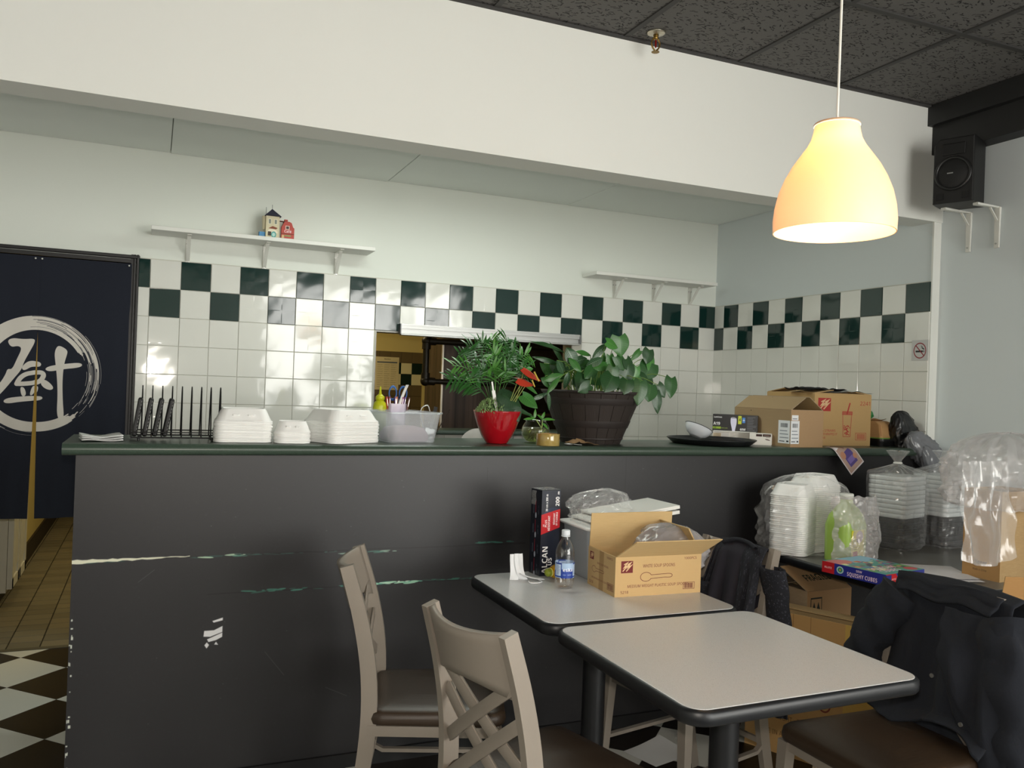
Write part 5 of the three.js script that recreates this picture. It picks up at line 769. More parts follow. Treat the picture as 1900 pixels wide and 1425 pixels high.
// ---------------------------------------------------------------- jackets
const navyCloth = phys(0x12161f, 0.95, { bumpMap: grain, bumpScale: 0.0008, sheen: 0.15 });
{
  const t = thing('jacket', 'plain navy jacket hung over the chair right of the foreground table', 'jacket', [-1.44, 0, 3.145], 0.02);
  // front fall over the seat side (-x), over the rail, then down the back (+x)
  const path = (v, s) => { const L = [[-0.16, 0.496], [-0.115, 0.53], [-0.075, 0.7], [-0.03, 0.885], [0.02, 0.9], [0.05, 0.86], [0.06, 0.65], [0.09, 0.36], [0.1, 0.24]]; const q = v * (L.length - 1), i = Math.min(L.length - 2, Math.floor(q)), f = q - i; return [L[i][0] + (L[i + 1][0] - L[i][0]) * f, L[i][1] + (L[i + 1][1] - L[i][1]) * f]; };
  part('body', sheet(44, 60, (u, v) => { const s = u * 2 - 1, [x, y] = path(v, s), drop = Math.max(0, 0.89 - y), fold = 0.026 * nz(u * 5, v * 1.6, 2) + 0.014 * Math.sin(u * 17 + v * 3) + 0.01 * nz(u * 13, v * 4, 7); return [x + fold * Math.min(1, drop * 3 + 0.15), y + (v < 0.25 ? 0.05 * (0.5 + 0.5 * Math.sin(s * 4)) * (0.25 - v) / 0.25 : 0) - 0.012 * s * s, s * (0.19 + 0.04 * drop) + 0.012 * nz(u * 3, v * 3, 4) * Math.min(1, drop * 4)]; }, 0.006), navyCloth, t);
  const sleeve = (pts, r0, r1, sd) => { const c = new THREE.CatmullRomCurve3(pts.map((p) => V(...p))), rings = []; for (let i = 0; i <= 26; i++) { const q = i / 26, p = c.getPoint(q), tg = c.getTangent(q), a = V(1, 0, 0).sub(tg.clone().multiplyScalar(tg.x)).normalize(), b = tg.clone().cross(a), ring = []; for (let k = 0; k < 22; k++) { const th = k / 22 * 6.283, r = (r0 + (r1 - r0) * q) * (1 + 0.13 * Math.sin(q * 26 + th * 2 + sd) + 0.22 * nz(Math.cos(th) * 1.4 + sd, Math.sin(th) * 1.4, q * 6)); ring.push([p.x + a.x * r * 0.72 * Math.cos(th) + b.x * r * Math.sin(th), p.y + a.y * r * 0.72 * Math.cos(th) + b.y * r * Math.sin(th), p.z + a.z * r * 0.72 * Math.cos(th) + b.z * r * Math.sin(th)]); } rings.push(ring); } return loft(rings); };
  part('sleeve', sleeve([[-0.045, 0.84, -0.15], [-0.075, 0.76, -0.19], [-0.1, 0.68, -0.225], [-0.1, 0.6, -0.25], [-0.09, 0.575, -0.255]], 0.07, 0.055, 1), navyCloth, t);
  part('sleeve', sleeve([[-0.03, 0.83, 0.15], [-0.06, 0.72, 0.19], [-0.075, 0.58, 0.22], [-0.07, 0.46, 0.23], [-0.06, 0.4, 0.23]], 0.075, 0.06, 5), navyCloth, t);
  part('collar', sheet(30, 10, (u, v) => { const s = u * 2 - 1; return [-0.04 - 0.028 * v + 0.01 * nz(u * 5, v * 3, 9), 0.899 - 0.05 * v + 0.006 * Math.sin(u * 11), s * (0.17 - 0.02 * v)]; }, 0.008), navyCloth, t);
  part('front_edge', sheet(12, 40, (u, v) => { const y = 0.84 - (0.2 + 0.4 * u) * v; return [-0.075 - 0.07 * Math.sin(v * 2.2) * (1 - 0.3 * u) + 0.014 * nz(u * 4, v * 3, 3) + 0.008 * Math.sin(u * 14 + v * 2), y, 0.02 + 0.2 * u + 0.05 * v + 0.012 * nz(u * 3, v * 4, 8)]; }, 0.005), navyCloth, t);
  const sn = []; for (const [x, y, z] of [[-0.152, 0.66, 0.045], [-0.155, 0.56, 0.14]]) sn.push(new THREE.CylinderGeometry(0.006, 0.006, 0.004, 14).rotateZ(Math.PI / 2).translate(x, y, z)); part('snap', merge(sn), M.steel, t, 'steel press studs');
}
{
  const pat = tex(512, 512, (x, w, h) => { x.fillStyle = '#15161e'; x.fillRect(0, 0, w, h); for (let i = 0; i < 180; i++) { const px = rnd() * w, py = rnd() * h, s = rr(4, 12); x.strokeStyle = ['rgba(120,124,140,0.55)', 'rgba(80,84,100,0.6)', 'rgba(150,150,160,0.4)'][Math.floor(rnd() * 3)]; x.lineWidth = rr(1.5, 4); x.beginPath(); x.arc(px, py, s, rnd() * 6, rnd() * 6 + 2.4); x.stroke(); if (rnd() < 0.5) { x.beginPath(); x.ellipse(px + s, py, s * 0.6, s * 0.25, rnd() * 3, 0, 7); x.stroke(); } } }, { repeat: [2, 3] });
  const cloth = phys(0xffffff, 0.9, { map: pat }), lining = phys(0x1d1a24, 0.85);
  const t = thing('jacket', 'black jacket with grey floral pattern hung over the chair right of the rear table', 'jacket', [-1.645, 0, 2.41], 0.2);
  const L = [[-0.13, 0.5], [-0.1, 0.62], [-0.07, 0.74], [-0.035, 0.86], [0.0, 0.9], [0.035, 0.88], [0.06, 0.7], [0.075, 0.45], [0.08, 0.3]];
  const path = (v) => { const q = v * (L.length - 1), i = Math.min(L.length - 2, Math.floor(q)), f = q - i; return [L[i][0] + (L[i + 1][0] - L[i][0]) * f, L[i][1] + (L[i + 1][1] - L[i][1]) * f]; };
  const half = (z0, z1, mat, nm, k, wide) => part(nm, sheet(26, 54, (u, v) => { const [x, y] = path(v), drop = Math.max(0, 0.88 - y), zz = z0 + (z1 - z0) * u, f = 0.02 * nz(u * 4, v * 2, k) + 0.012 * Math.sin(u * 12 + k); return [x + f * Math.min(1, drop * 3.5 + 0.1), y - 0.01 * Math.abs(zz) / 0.1, zz * (1 + wide * drop) + 0.01 * nz(u * 3, v * 3, k + 2)]; }, 0.006), mat, t);
  half(-0.055, 0.055, lining, 'lining', 3, 0.9); half(0.045, 0.128, cloth, 'right_front', 8, 0.5); half(-0.078, -0.045, cloth, 'left_front', 5, 2.2);
  part('sleeve', sheet(16, 34, (u, v) => { const a = u * 6.283, r = 0.05 - 0.008 * v + 0.008 * nz(u * 3, v * 6, 2); return [-0.02 + 0.02 * v + r * 0.6 * Math.cos(a), 0.83 - 0.42 * v, 0.168 + 0.06 * v + r * Math.sin(a)]; }, 0.004), cloth, t);
  part('sleeve', sheet(16, 34, (u, v) => { const a = u * 6.283, r = 0.045 - 0.006 * v + 0.008 * nz(u * 3, v * 6, 4); return [-0.065 - 0.03 * v + r * 0.6 * Math.cos(a), 0.74 - 0.3 * v, -0.1 - 0.07 * v + r * Math.sin(a)]; }, 0.004), cloth, t);
  part('collar', tube([[-0.02, 0.885, -0.055], [-0.01, 0.9, 0.0], [-0.015, 0.897, 0.06], [-0.03, 0.885, 0.1]], 0.008, 20, 8), cloth, t);
}
// ================================================================ things on the rear table
{
  const t = thing('face_mask', 'folded white face mask with its ear loop standing on the rear table corner', 'mask', [-2.42, TY, 2.19], 0.1);
  const wm = std(0xeceef0, 0.8);
  for (const [dx, dz, h] of [[-0.012, 0, 0.088], [0.002, 0.006, 0.09]]) part('fold', sheet(5, 10, (u, v) => [dx + (u - 0.5) * 0.03 + 0.02 * (1 - v) ** 3 * (dx > 0 ? 1 : 0) + 0.004 * Math.sin(u * 6), h * v, dz + 0.012 * u * (1 - v) + 0.003 * Math.sin(v * 5 + u * 4)], 0.003), wm, t);
  part('flat_pleat', sheet(8, 4, (u, v) => [0.005 + 0.075 * u, 0.004 + 0.018 * (1 - u) ** 2, 0.01 + 0.028 * (v - 0.4) + 0.03 * u], 0.003), wm, t);
  part('ear_loop', tube([[0.02, 0.003, 0.05], [0.012, 0.0025, 0.075], [0.04, 0.0025, 0.085], [0.062, 0.0025, 0.07], [0.06, 0.004, 0.05]], 0.0018, 24, 6), wm, t);
}
{ // foil carton standing on end
  const front = tex(300, 1180, (x, w, h) => {
    x.fillStyle = '#1a2030'; x.fillRect(0, 0, w, h); x.fillStyle = '#28344e'; x.beginPath(); x.arc(190, 420, 180, Math.PI, 0); x.fill();
    x.fillStyle = '#c2202a'; x.beginPath(); x.moveTo(0, 335); x.lineTo(w, 262); x.lineTo(w, 520); x.lineTo(0, 610); x.fill();
    const up = (s, px, py, size, o = {}) => { x.save(); x.translate(px, py); x.rotate(-Math.PI / 2); text(x, s, 0, 0, size, { color: '#f4f4f4', weight: 'bold', ...o }); x.restore(); };
    up('30 cm x 200 m', 100, 290, 46, { w: 240 }); up('200', 282, 225, 82, {}); up('m', 282, 62, 50); up('LE', 50, 500, 30); up('PLUS', 92, 510, 44); up('RÉSISTANT', 142, 560, 46, { w: 210 }); up('RÉSISTANT', 220, 480, 38, { w: 165 }); up('ET FLEXIBLE', 262, 490, 38, { w: 185 });
    up('ALCAN', 118, 1150, 118, { w: 500 }); up('PLUS', 190, 1150, 92, { w: 330 });
  });
  const side = tex(200, 1180, (x, w, h) => { x.fillStyle = '#141824'; x.fillRect(0, 0, w, h); for (let i = 0; i < 4; i++) { const y = 150 + i * 270; x.strokeStyle = '#8d2030'; x.lineWidth = 10; x.beginPath(); x.moveTo(90, y); x.lineTo(90, y + 170); x.stroke(); x.fillStyle = '#a9aebb'; x.beginPath(); x.ellipse(96, y + 210, 14, 40, 0, 0, 7); x.fill(); x.save(); x.translate(60, y + 190); x.rotate(-Math.PI / 2); text(x, 'aluminium', 0, 0, 26, { color: '#8d94a4' }); x.restore(); x.save(); x.translate(150, y + 190); x.rotate(-Math.PI / 2); text(x, 'papier · foil', 0, 0, 24, { color: '#747c8e' }); x.restore(); } });
  const dk = std(0x161a26, 0.35), fm = phys(0xffffff, 0.3, { map: front, clearcoat: 0.4 }), sm = phys(0xffffff, 0.3, { map: side, clearcoat: 0.4 });
  const t = thing('foil_box', 'tall navy and red aluminium foil box standing on end on the rear table', 'box', [-2.288, TY, 2.13], 0.1);
  part('carton', bx(0.078, 0.305, 0.075, 0, 0.1525, 0), [dk, sm, dk, dk, fm, dk], t);
  part('shrink_film', merge([sheet(8, 6, (u, v) => [-0.038 + 0.076 * u, 0.3065 + 0.004 * Math.abs(nz(u * 6, v * 4, 1)), -0.036 + 0.072 * v], 0.0006), sheet(2, 12, (u, v) => [-0.0395 - 0.003 * Math.abs(Math.sin(v * 5)), 0.3 - 0.05 * v, -0.03 + 0.03 * u], 0.0005)]), M.film, t);
}
{ // small lemon bottle lying down
  const t = thing('juice_bottle', 'small yellow juice bottle lying on its side behind the water bottle', 'bottle', [-2.285, TY + 0.027, 2.225], 0.25);
  part('body', lathe([[0, 0], [0.02, 0.003], [0.026, 0.02], [0.026, 0.05], [0.02, 0.066], [0.011, 0.074], [0, 0.075]], 28).rotateZ(Math.PI / 2).translate(0.05, 0, 0), phys(0xc99a10, 0.2, { transmission: 0.3, thickness: 0 }), t);
  part('cap', lathe([[0, 0.073], [0.014, 0.073], [0.014, 0.09], [0.008, 0.096], [0, 0.096]], 20).rotateZ(Math.PI / 2).translate(0.05, 0, 0), std(0x8c9a30, 0.4), t);
  part('cap_ring', new THREE.TorusGeometry(0.014, 0.002, 8, 20).rotateY(Math.PI / 2).translate(-0.026, 0, 0), std(0xd8d070, 0.4), t);
}
{ // water bottle
  const t = thing('water_bottle', 'clear plastic water bottle with a blue and white label on the rear table', 'bottle', [-2.312, TY, 2.345], 0.5);
  const pts = [[0, 0.006], [0.014, 0.004], [0.024, 0], [0.029, 0.004], [0.0315, 0.014], [0.0325, 0.03], [0.031, 0.034], [0.0325, 0.038], [0.0325, 0.088], [0.031, 0.092], [0.0325, 0.096], [0.0315, 0.104], [0.0325, 0.112], [0.031, 0.128], [0.026, 0.144], [0.018, 0.158], [0.0135, 0.166], [0.0125, 0.178], [0.0122, 0.178], [0.013, 0.165], [0.0175, 0.157], [0.0252, 0.1435], [0.0302, 0.1275], [0.0317, 0.112], [0.0317, 0.035], [0.0305, 0.014], [0.026, 0.006], [0, 0.008]];
  part('body', lathe(pts, 44), phys(0xffffff, 0.03, { transmission: 1, thickness: 0, ior: 1.5 }), t);
  const lab = tex(768, 220, (x, w, h) => { x.fillStyle = '#a9c4e4'; x.fillRect(0, 0, w, h); for (let i = 0; i < 3; i++) { const o = i * 256; x.fillStyle = '#1d3f9a'; x.fillRect(o + 90, 0, 10, h); x.fillRect(o + 100, 90, 156, 130); x.fillRect(o, 0, 90, 20); x.fillRect(o, 190, 90, 20); x.fillStyle = '#c6d9f0'; x.fillRect(o + 4, 24, 80, 160); for (let k = 0; k < 9; k++) { x.fillStyle = '#4a6fb0'; x.fillRect(o + 12, 34 + k * 16, rr(40, 64), 4); } text(x, 'eska', o + 112, 120, 66, { color: '#f4f8ff', weight: 'bold', w: 140 }); text(x, 'eau · water', o + 116, 176, 24, { color: '#bcd0f0' }); } });
  part('label', new THREE.CylinderGeometry(0.0331, 0.0331, 0.05, 44, 1, true).translate(0, 0.063, 0), std(0xffffff, 0.4, { map: lab, side: THREE.DoubleSide }), t);
  part('cap', lathe([[0, 0.195], [0.0125, 0.195], [0.0145, 0.193], [0.0145, 0.178], [0.0128, 0.176], [0, 0.178]], 28), std(0xdfe6ec, 0.4), t); part('neck_ring', new THREE.TorusGeometry(0.0138, 0.0016, 8, 28).rotateX(Math.PI / 2).translate(0, 0.1745, 0), std(0xdfe6ec, 0.4), t);
}
{ // clear tub with white lids and film
  const t = thing('storage_tub', 'translucent white storage tub with latching lid behind the soup spoon carton', 'tub', [-2.045, TY, 2.188], 0.0); t.scale.y = 0.88;
  part('tub', loft([rrect(0.27, 0.19, 0.02, 0), rrect(0.276, 0.196, 0.022, 0.005), rrect(0.3, 0.22, 0.026, 0.195), rrect(0.31, 0.23, 0.028, 0.2), rrect(0.296, 0.216, 0.025, 0.2), rrect(0.272, 0.192, 0.022, 0.008)]), phys(0xeef2f5, 0.22, { transmission: 0.72, thickness: 0 }), t);
  for (const x of [-0.11, 0.0, 0.1]) part('latch', rb(0.028, 0.012, 0.012, 0.003, x, 0.19, 0.115), M.whitePlastic, t);
  part('contents', loft([rrect(0.22, 0.14, 0.02, 0.009), rrect(0.23, 0.15, 0.02, 0.06), rrect(0.2, 0.13, 0.02, 0.11), rrect(0.12, 0.08, 0.02, 0.125)]), std(0xb9b2b4, 0.8), t, 'pale packed contents');
  part('lid', loft([rrect(0.32, 0.24, 0.03, 0.202), rrect(0.325, 0.245, 0.03, 0.206), rrect(0.325, 0.245, 0.03, 0.212), rrect(0.3, 0.22, 0.028, 0.215)]), phys(0xf0f0ee, 0.4), t);
  for (const [k, x, y, tilt, lab] of [[0, -2.02, 0.964, 0.11, 'white flat plastic lid lying lowest on the storage tub'], [1, -2.0, 0.982, 0.13, 'white flat plastic lid lying uppermost on the storage tub']]) {
    const l = thing('flat_lid', lab, 'lid', [x, y, 2.19], 0.03, undefined); l.rotation.z = tilt; part('panel', rb(0.34 - k * 0.04, 0.008, 0.21, 0.003, 0.03, 0, 0), M.whitePlastic, l); for (const e of [-1, 1]) part('rim_edge', rb(0.34 - k * 0.04, 0.006, 0.012, 0.002, 0.03, -0.006, 0.098 * e), M.whitePlastic, l);
  }
}
function crumple(w, h, d, seed, { amp = 0.12, top = 'closed', nu = 60, nv = 44, sq = 0.55, ridge = 1, lean = 0, bulge = 0.15, taper = 0 } = {}) {
  const rings = []; for (let j = 0; j <= nv; j++) { const v = j / nv, ring = []; let s = (1 + bulge * Math.sin(Math.PI * Math.min(1, v * 1.05))) * (1 - taper * v); if (top === 'closed') s *= Math.pow(Math.max(0, 1 - Math.pow(v, 7)), 0.5) + 0.02; if (top === 'knot') s *= v > 0.78 ? Math.max(0.13, 1 - (v - 0.78) / 0.09) + Math.max(0, v - 0.9) * 2.6 : 1; if (v < 0.03) s *= 0.9;
    for (let i = 0; i < nu; i++) { const a = i / nu * 6.28319, c = Math.cos(a), n = Math.sin(a), q = Math.pow(Math.pow(Math.abs(c), 2 / sq) + Math.pow(Math.abs(n), 2 / sq), -sq / 2); const f = 1 + amp * (ridge * (0.6 - Math.abs(nz(c * 3.2 + seed, v * 4, n * 3.2)) * 2) * 0.5 + nz(c * 7 + seed, v * 9, n * 7) * 0.35 + 0.4 * nz(c * 1.3, v * 1.6 + seed, n * 1.3) + 0.16 * Math.sin(a * 19 + seed + 5 * nz(c * 2, v * 2, seed)) * (0.3 + v)); ring.push([c * q * s * f * w / 2 + lean * v, v * h + 0.008 * nz(c * 5, n * 5, seed + v * 3), n * q * s * f * d / 2]); }
    rings.push(ring.reverse()); }
  return loft(rings, true);
}
single('clear_film_bag', crumple(0.19, 0.105, 0.13, 3, { amp: 0.35, nu: 50, nv: 26, bulge: 0.05 }).rotateZ(0.14).translate(-2.085, TY + 0.2, 2.17), M.film, 'crumpled clear plastic film lying on the lid of the storage tub', 'plastic bag');
{ // soup spoon carton
  const mk = (w, h, wide) => printed(w, h, '#c4a472', (x) => {
    const c = '#5c2320'; logoZ(x, wide ? 46 : 22, 34, wide ? 96 : 62, '#6d2426', '#d9b98c'); text(x, '1000PCS', w - (wide ? 150 : 130), 40, wide ? 28 : 24, { color: c, w: 110 }); text(x, 'WHITE SOUP SPOONS', w * (wide ? 0.5 : 0.55), wide ? 92 : 118, wide ? 34 : 22, { color: c, align: 'center', w: wide ? 270 : 180 });
    x.strokeStyle = c; x.lineWidth = 4; x.save(); x.translate(wide ? 205 : 60, wide ? 168 : 170); const k = wide ? 1 : 0.72; x.scale(k, k); x.beginPath(); x.ellipse(48, 0, 46, 36, 0, 0.4, 5.88); x.lineTo(210, -18); x.quadraticCurveTo(270, -22, 268, -2); x.quadraticCurveTo(266, 18, 210, 10); x.lineTo(90, 16); x.stroke(); x.restore();
    text(x, 'MEDIUM WEIGHT PLASTIC SOUP SPOONS', w / 2, wide ? 250 : 250, wide ? 30 : 20, { color: c, align: 'center', w: w * 0.72 }); text(x, '5218', wide ? 46 : 20, h - 24, 30, { color: c }); x.strokeStyle = c; x.lineWidth = 3; x.strokeRect(w - (wide ? 150 : 110), h - 90, 96, 54); barcode(x, w - (wide ? 142 : 102), h - 84, 80, 42, c);
    if (!wide) { x.fillStyle = 'rgba(110,74,36,0.35)'; x.fillRect(w * 0.42, 0, 70, h); }
  });
  carton('spoon_carton', 'open brown cardboard carton printed with a soup spoon on the rear table', { w: 0.325, h: 0.13, d: 0.2, mat: CARDLIGHT, front: mk(720, 320, true), left: mk(420, 320, false), flaps: [['back', 0.115, -4, null], ['front', 0.1, 52, null, 0.03], ['right', 0.1, -30, null], ['left', 0.09, -120, null]] }, [-2.045, TY, 2.415], -0.04);
  single('crumpled_liner_bag', crumple(0.2, 0.17, 0.13, 11, { amp: 0.25, nu: 54, nv: 30, lean: 0.05 }).rotateZ(-0.35).translate(-1.985, TY + 0.06, 2.415), phys(0xe9e6e8, 0.25, { transmission: 0.7, thickness: 0 }), 'crumpled translucent liner bag bulging out of the soup spoon carton', 'plastic bag');
}
// ================================================================ corner table
{ // bag of nested foam containers
  const g = clamGeo(0.2, 0.16, 0.05), low = clamGeo(0.2, 0.16, 0.012);
  const stackAt = (x, z, n, turn, where, capped) => { for (let k = 0; k < n; k++) { const o = thing('foam_container', 'white foam container in the ' + where + ' bagged stack on the corner table, ' + nth(k, n), 'container', [x + rr(-1, 1) * 0.002, TY + 0.002 + k * 0.0085, z], turn + rr(-1, 1) * 0.02, 'foam containers in the ' + where + ' bagged stack'); part('lid_shell', k === n - 1 && capped ? g : low, M.foam, o); } };
  stackAt(-1.045, 2.02, 30, 0.5, 'left', true); stackAt(-0.9, 1.98, 34, 0.2, 'right', true);
  single('container_bag', crumple(0.37, 0.335, 0.24, 21, { amp: 0.26, nu: 58, nv: 34, bulge: 0.02, sq: 0.38, taper: 0.05 }).translate(-0.965, TY + 0.001, 2.0), M.film, 'clear plastic bag pulled over the two white foam container stacks', 'plastic bag');
}
{ // green jug partly under film
  const t = thing('cleaner_jug', 'pale green cleaner jug with a yellow and red label on the corner table', 'jug', [-0.955, TY, 2.225], 0.25);
  const gm = phys(0xb7d96a, 0.25, { transmission: 0.3, thickness: 0 });
  part('body', loft([rrect(0.15, 0.1, 0.03, 0), rrect(0.166, 0.116, 0.036, 0.01), rrect(0.168, 0.118, 0.036, 0.15), rrect(0.15, 0.1, 0.036, 0.19), rrect(0.09, 0.07, 0.03, 0.225), rrect(0.05, 0.05, 0.022, 0.24), rrect(0.046, 0.046, 0.02, 0.262)]), gm, t);
  part('handle', tube([[0.05, 0.215, 0], [0.085, 0.2, 0], [0.09, 0.15, 0], [0.08, 0.1, 0]], 0.012, 20, 10), gm, t);
  part('cap', lathe([[0, 0.28], [0.025, 0.28], [0.027, 0.276], [0.027, 0.258], [0, 0.258]], 26), std(0xe4e6e0, 0.4), t);
  part('label', bx(0.09, 0.11, 0.002, -0.01, 0.082, 0.0602), [0, 0, 0, 0, std(0xffffff, 0.4, { map: tex(160, 200, (x, w, h) => { x.fillStyle = '#dcd43a'; x.fillRect(0, 0, w, h); x.fillStyle = '#b8a0b0'; x.beginPath(); x.arc(100, 50, 46, 0, 7); x.fill(); for (let i = 0; i < 6; i++) { x.fillStyle = '#6b6a20'; x.fillRect(10, 66 + i * 14, rr(40, 80), 5); } x.fillStyle = '#b02328'; x.fillRect(20, 154, 60, 34); }) }), 0].map((m) => m || std(0xdcd43a, 0.5)), t);
  single('draped_film', sheet(40, 34, (u, v) => { const x = -1.06 + 0.25 * u + 0.014 * nz(u * 6, v * 5, 3), y = TY + 0.275 - 0.26 * v + 0.012 * nz(u * 7, v * 6, 5), bow = Math.sin(Math.PI * u); return [x + 0.012 * Math.sin(v * 3), y, 2.24 + 0.065 * bow + 0.02 * nz(u * 5, v * 4, 8) + 0.012 * Math.abs(nz(u * 12, v * 9, 2)) + 0.02 * v]; }, 0.0006), M.filmSoft, 'loose clear plastic film hanging over the green jug', 'plastic film');
}
{ // bagged tubs: frosted lids above, black bases below
  const mk = (label, x, z, turn, n) => {
    const lidM = phys(0xe9eeee, 0.3, { transmission: 0.2, thickness: 0 });
    const t = thing('tub_bag', label, 'plastic bag', [x, TY, z], turn);
    part('bag', crumple(0.235, 0.44, 0.21, n, { amp: 0.1, top: 'knot', nu: 64, nv: 60, bulge: 0.03 }), M.film, t);
    part('lid_stack', merge([...Array(9)].map((_, k) => loft([rrect(0.185, 0.165, 0.02, 0), rrect(0.2, 0.18, 0.022, 0.003), rrect(0.2, 0.18, 0.022, 0.019), rrect(0.186, 0.166, 0.02, 0.0205)]).translate(rr(-0.002, 0.002), 0.142 + k * 0.0208, 0))), lidM, t, 'stack of frosted clear lids');
    part('base_stack', merge([...Array(6)].map((_, k) => loft([rrect(0.16, 0.14, 0.02, 0), rrect(0.188, 0.168, 0.024, 0.019), rrect(0.2, 0.18, 0.024, 0.02), rrect(0.2, 0.18, 0.024, 0.0225)]).translate(rr(-0.002, 0.002), 0.004 + k * 0.0225, 0))), std(0x121417, 0.3), t, 'stack of black plastic tubs');
    part('bag_tie', new THREE.TorusGeometry(0.016, 0.004, 8, 20).rotateX(Math.PI / 2).translate(0, 0.385, 0), M.whitePlastic, t);
  };
  mk('left clear bag of stacked tubs with frosted lids over black bases, knotted on top', -0.45, 2.02, 0.25, 31); mk('right clear bag of stacked tubs with frosted lids over black bases, beside the wall', -0.16, 2.02, 0.1, 47);
}
// grey plastic bag slumped over the counter end
{
  const t = thing('grey_plastic_bag', 'shiny dark grey plastic bag slumped over the right end of the counter', 'plastic bag', [-0.02, CT, 1.72]);
  const gm = phys(0x7b7d82, 0.25, { transmission: 0.12, thickness: 0, clearcoat: 0.4 }), dm = phys(0x17181b, 0.32, { clearcoat: 0.4 });
  part('upper_lobe', crumple(0.15, 0.19, 0.1, 5, { amp: 0.3, nu: 46, nv: 34, taper: 0.45 }).rotateZ(0.35).translate(-0.045, 0.0, 0), dm, t);
  part('lower_lobe', crumple(0.12, 0.2, 0.085, 9, { amp: 0.32, nu: 46, nv: 34, taper: 0.2 }).rotateZ(0.95).translate(0.02, -0.055, 0.1), gm, t);
  part('hanging_tail', crumple(0.085, 0.17, 0.06, 15, { amp: 0.3, nu: 40, nv: 30, taper: 0.3 }).rotateZ(0.55).translate(0.0, -0.13, 0.14), gm, t);
  part('drawstring', tube([[-0.13, 0.07, 0.1], [-0.15, 0.03, 0.13], [-0.135, 0.01, 0.135], [-0.115, 0.035, 0.125], [-0.12, 0.06, 0.11]], 0.0022, 24, 6), std(0xb4b5b8, 0.5), t, 'pale drawstring loop');
}
// craft kit box
{
  const top = tex(400, 400, (x, w, h) => { x.fillStyle = '#3f9a8c'; x.fillRect(0, 0, w, h); x.fillStyle = '#7fb9d6'; x.fillRect(140, 0, 260, 130); x.fillStyle = '#d46a78'; x.beginPath(); x.ellipse(60, 70, 110, 60, 0, 0, 7); x.fill(); x.fillStyle = '#5aa04a'; x.fillRect(0, 250, 400, 80); for (let i = 0; i < 70; i++) { x.fillStyle = ['#8c3f6b', '#c9414b', '#2e7a4a', '#eadfae', '#3d6fae', '#e38f3c', '#2b2f4a'][Math.floor(rnd() * 7)]; const s = rr(12, 44); x.beginPath(); x.roundRect ? x.roundRect(rnd() * 360, 90 + rnd() * 220, s, s * 0.8, 8) : x.rect(rnd() * 360, 90 + rnd() * 220, s, s); x.fill(); } text(x, 'SQUISHY', 40, 300, 60, { color: '#f4d6e2', weight: 'bold' }); text(x, 'CUBES', 60, 356, 60, { color: '#f4d6e2', weight: 'bold' }); x.fillStyle = '#d23c44'; x.beginPath(); x.ellipse(340, 350, 50, 34, 0, 0, 7); x.fill(); });
  const spine = tex(640, 110, (x, w, h) => { x.fillStyle = '#2f3590'; x.fillRect(0, 0, w, h); x.fillStyle = '#c4242c'; x.fillRect(0, 0, 130, h); text(x, 'KLUTZ', 65, 64, 26, { color: '#f3d9da', weight: 'bold', align: 'center' }); x.fillStyle = '#b9d9d2'; x.beginPath(); x.arc(190, 54, 36, 0, 7); x.fill(); x.fillStyle = '#3a8c78'; x.beginPath(); x.arc(190, 54, 24, 0, 7); x.fill(); x.fillStyle = '#d9b13c'; x.fillRect(182, 44, 16, 20); text(x, 'SEW', 380, 40, 30, { color: '#f6dbe6', weight: 'bold', align: 'center' }); text(x, 'SQUISHY CUBES', 260, 94, 54, { color: '#f6dbe6', weight: 'bold', w: 300 }); });
  const end = tex(360, 110, (x, w, h) => { x.fillStyle = '#35409c'; x.fillRect(0, 0, w, h); x.fillStyle = '#d0232b'; x.beginPath(); x.moveTo(0, 0); x.lineTo(90, 0); x.lineTo(140, h); x.lineTo(20, h); x.fill(); text(x, 'KLUTZ', 30, 60, 22, { color: '#f3d9da', weight: 'bold' }); x.fillStyle = '#9fc9c9'; x.beginPath(); x.arc(180, 50, 24, 0, 7); x.fill(); text(x, 'SEW SQUISHY CUBES', 214, 62, 26, { color: '#e8cfe4', w: 130, weight: 'bold' }); });
  const M3 = (t) => std(0xffffff, 0.35, { map: t }), b = std(0x2f3590, 0.4);
  const t = thing('craft_kit_box', 'colourful blue and red craft kit box lettered SQUISHY CUBES at the corner table edge', 'box', [-1.065, TY, 2.475], 0.0); t.rotation.y = 0.17;
  part('carton', bx(0.24, 0.042, 0.27, 0, 0.021, 0), [b, M3(spine), M3(top), b, M3(end), b], t); part('tuck_flap', bx(0.03, 0.038, 0.0015, -0.105, 0.02, 0.1365), b, t);
}
// loose paper sheets
for (const [k, x, z, a, y] of [[0, -0.765, 2.53, -0.42, 0], [1, -0.745, 2.5, -0.5, 0.0016]]) single('paper_sheet', sheet(10, 12, (u, v) => { const p = (u - 0.5) * 0.2, q = (v - 0.5) * 0.26; return [x + p * Math.cos(a) + q * Math.sin(a), TY + 0.002 + y + 0.006 * Math.max(0, u * v - 0.5) * (1 + k), z - p * Math.sin(a) + q * Math.cos(a)]; }, 0.0004), std(0xd3d0d2, 0.8), k ? 'upper loose sheet of white paper on the corner table beside the craft box' : 'lower loose sheet of white paper on the corner table beside the craft box', 'paper');
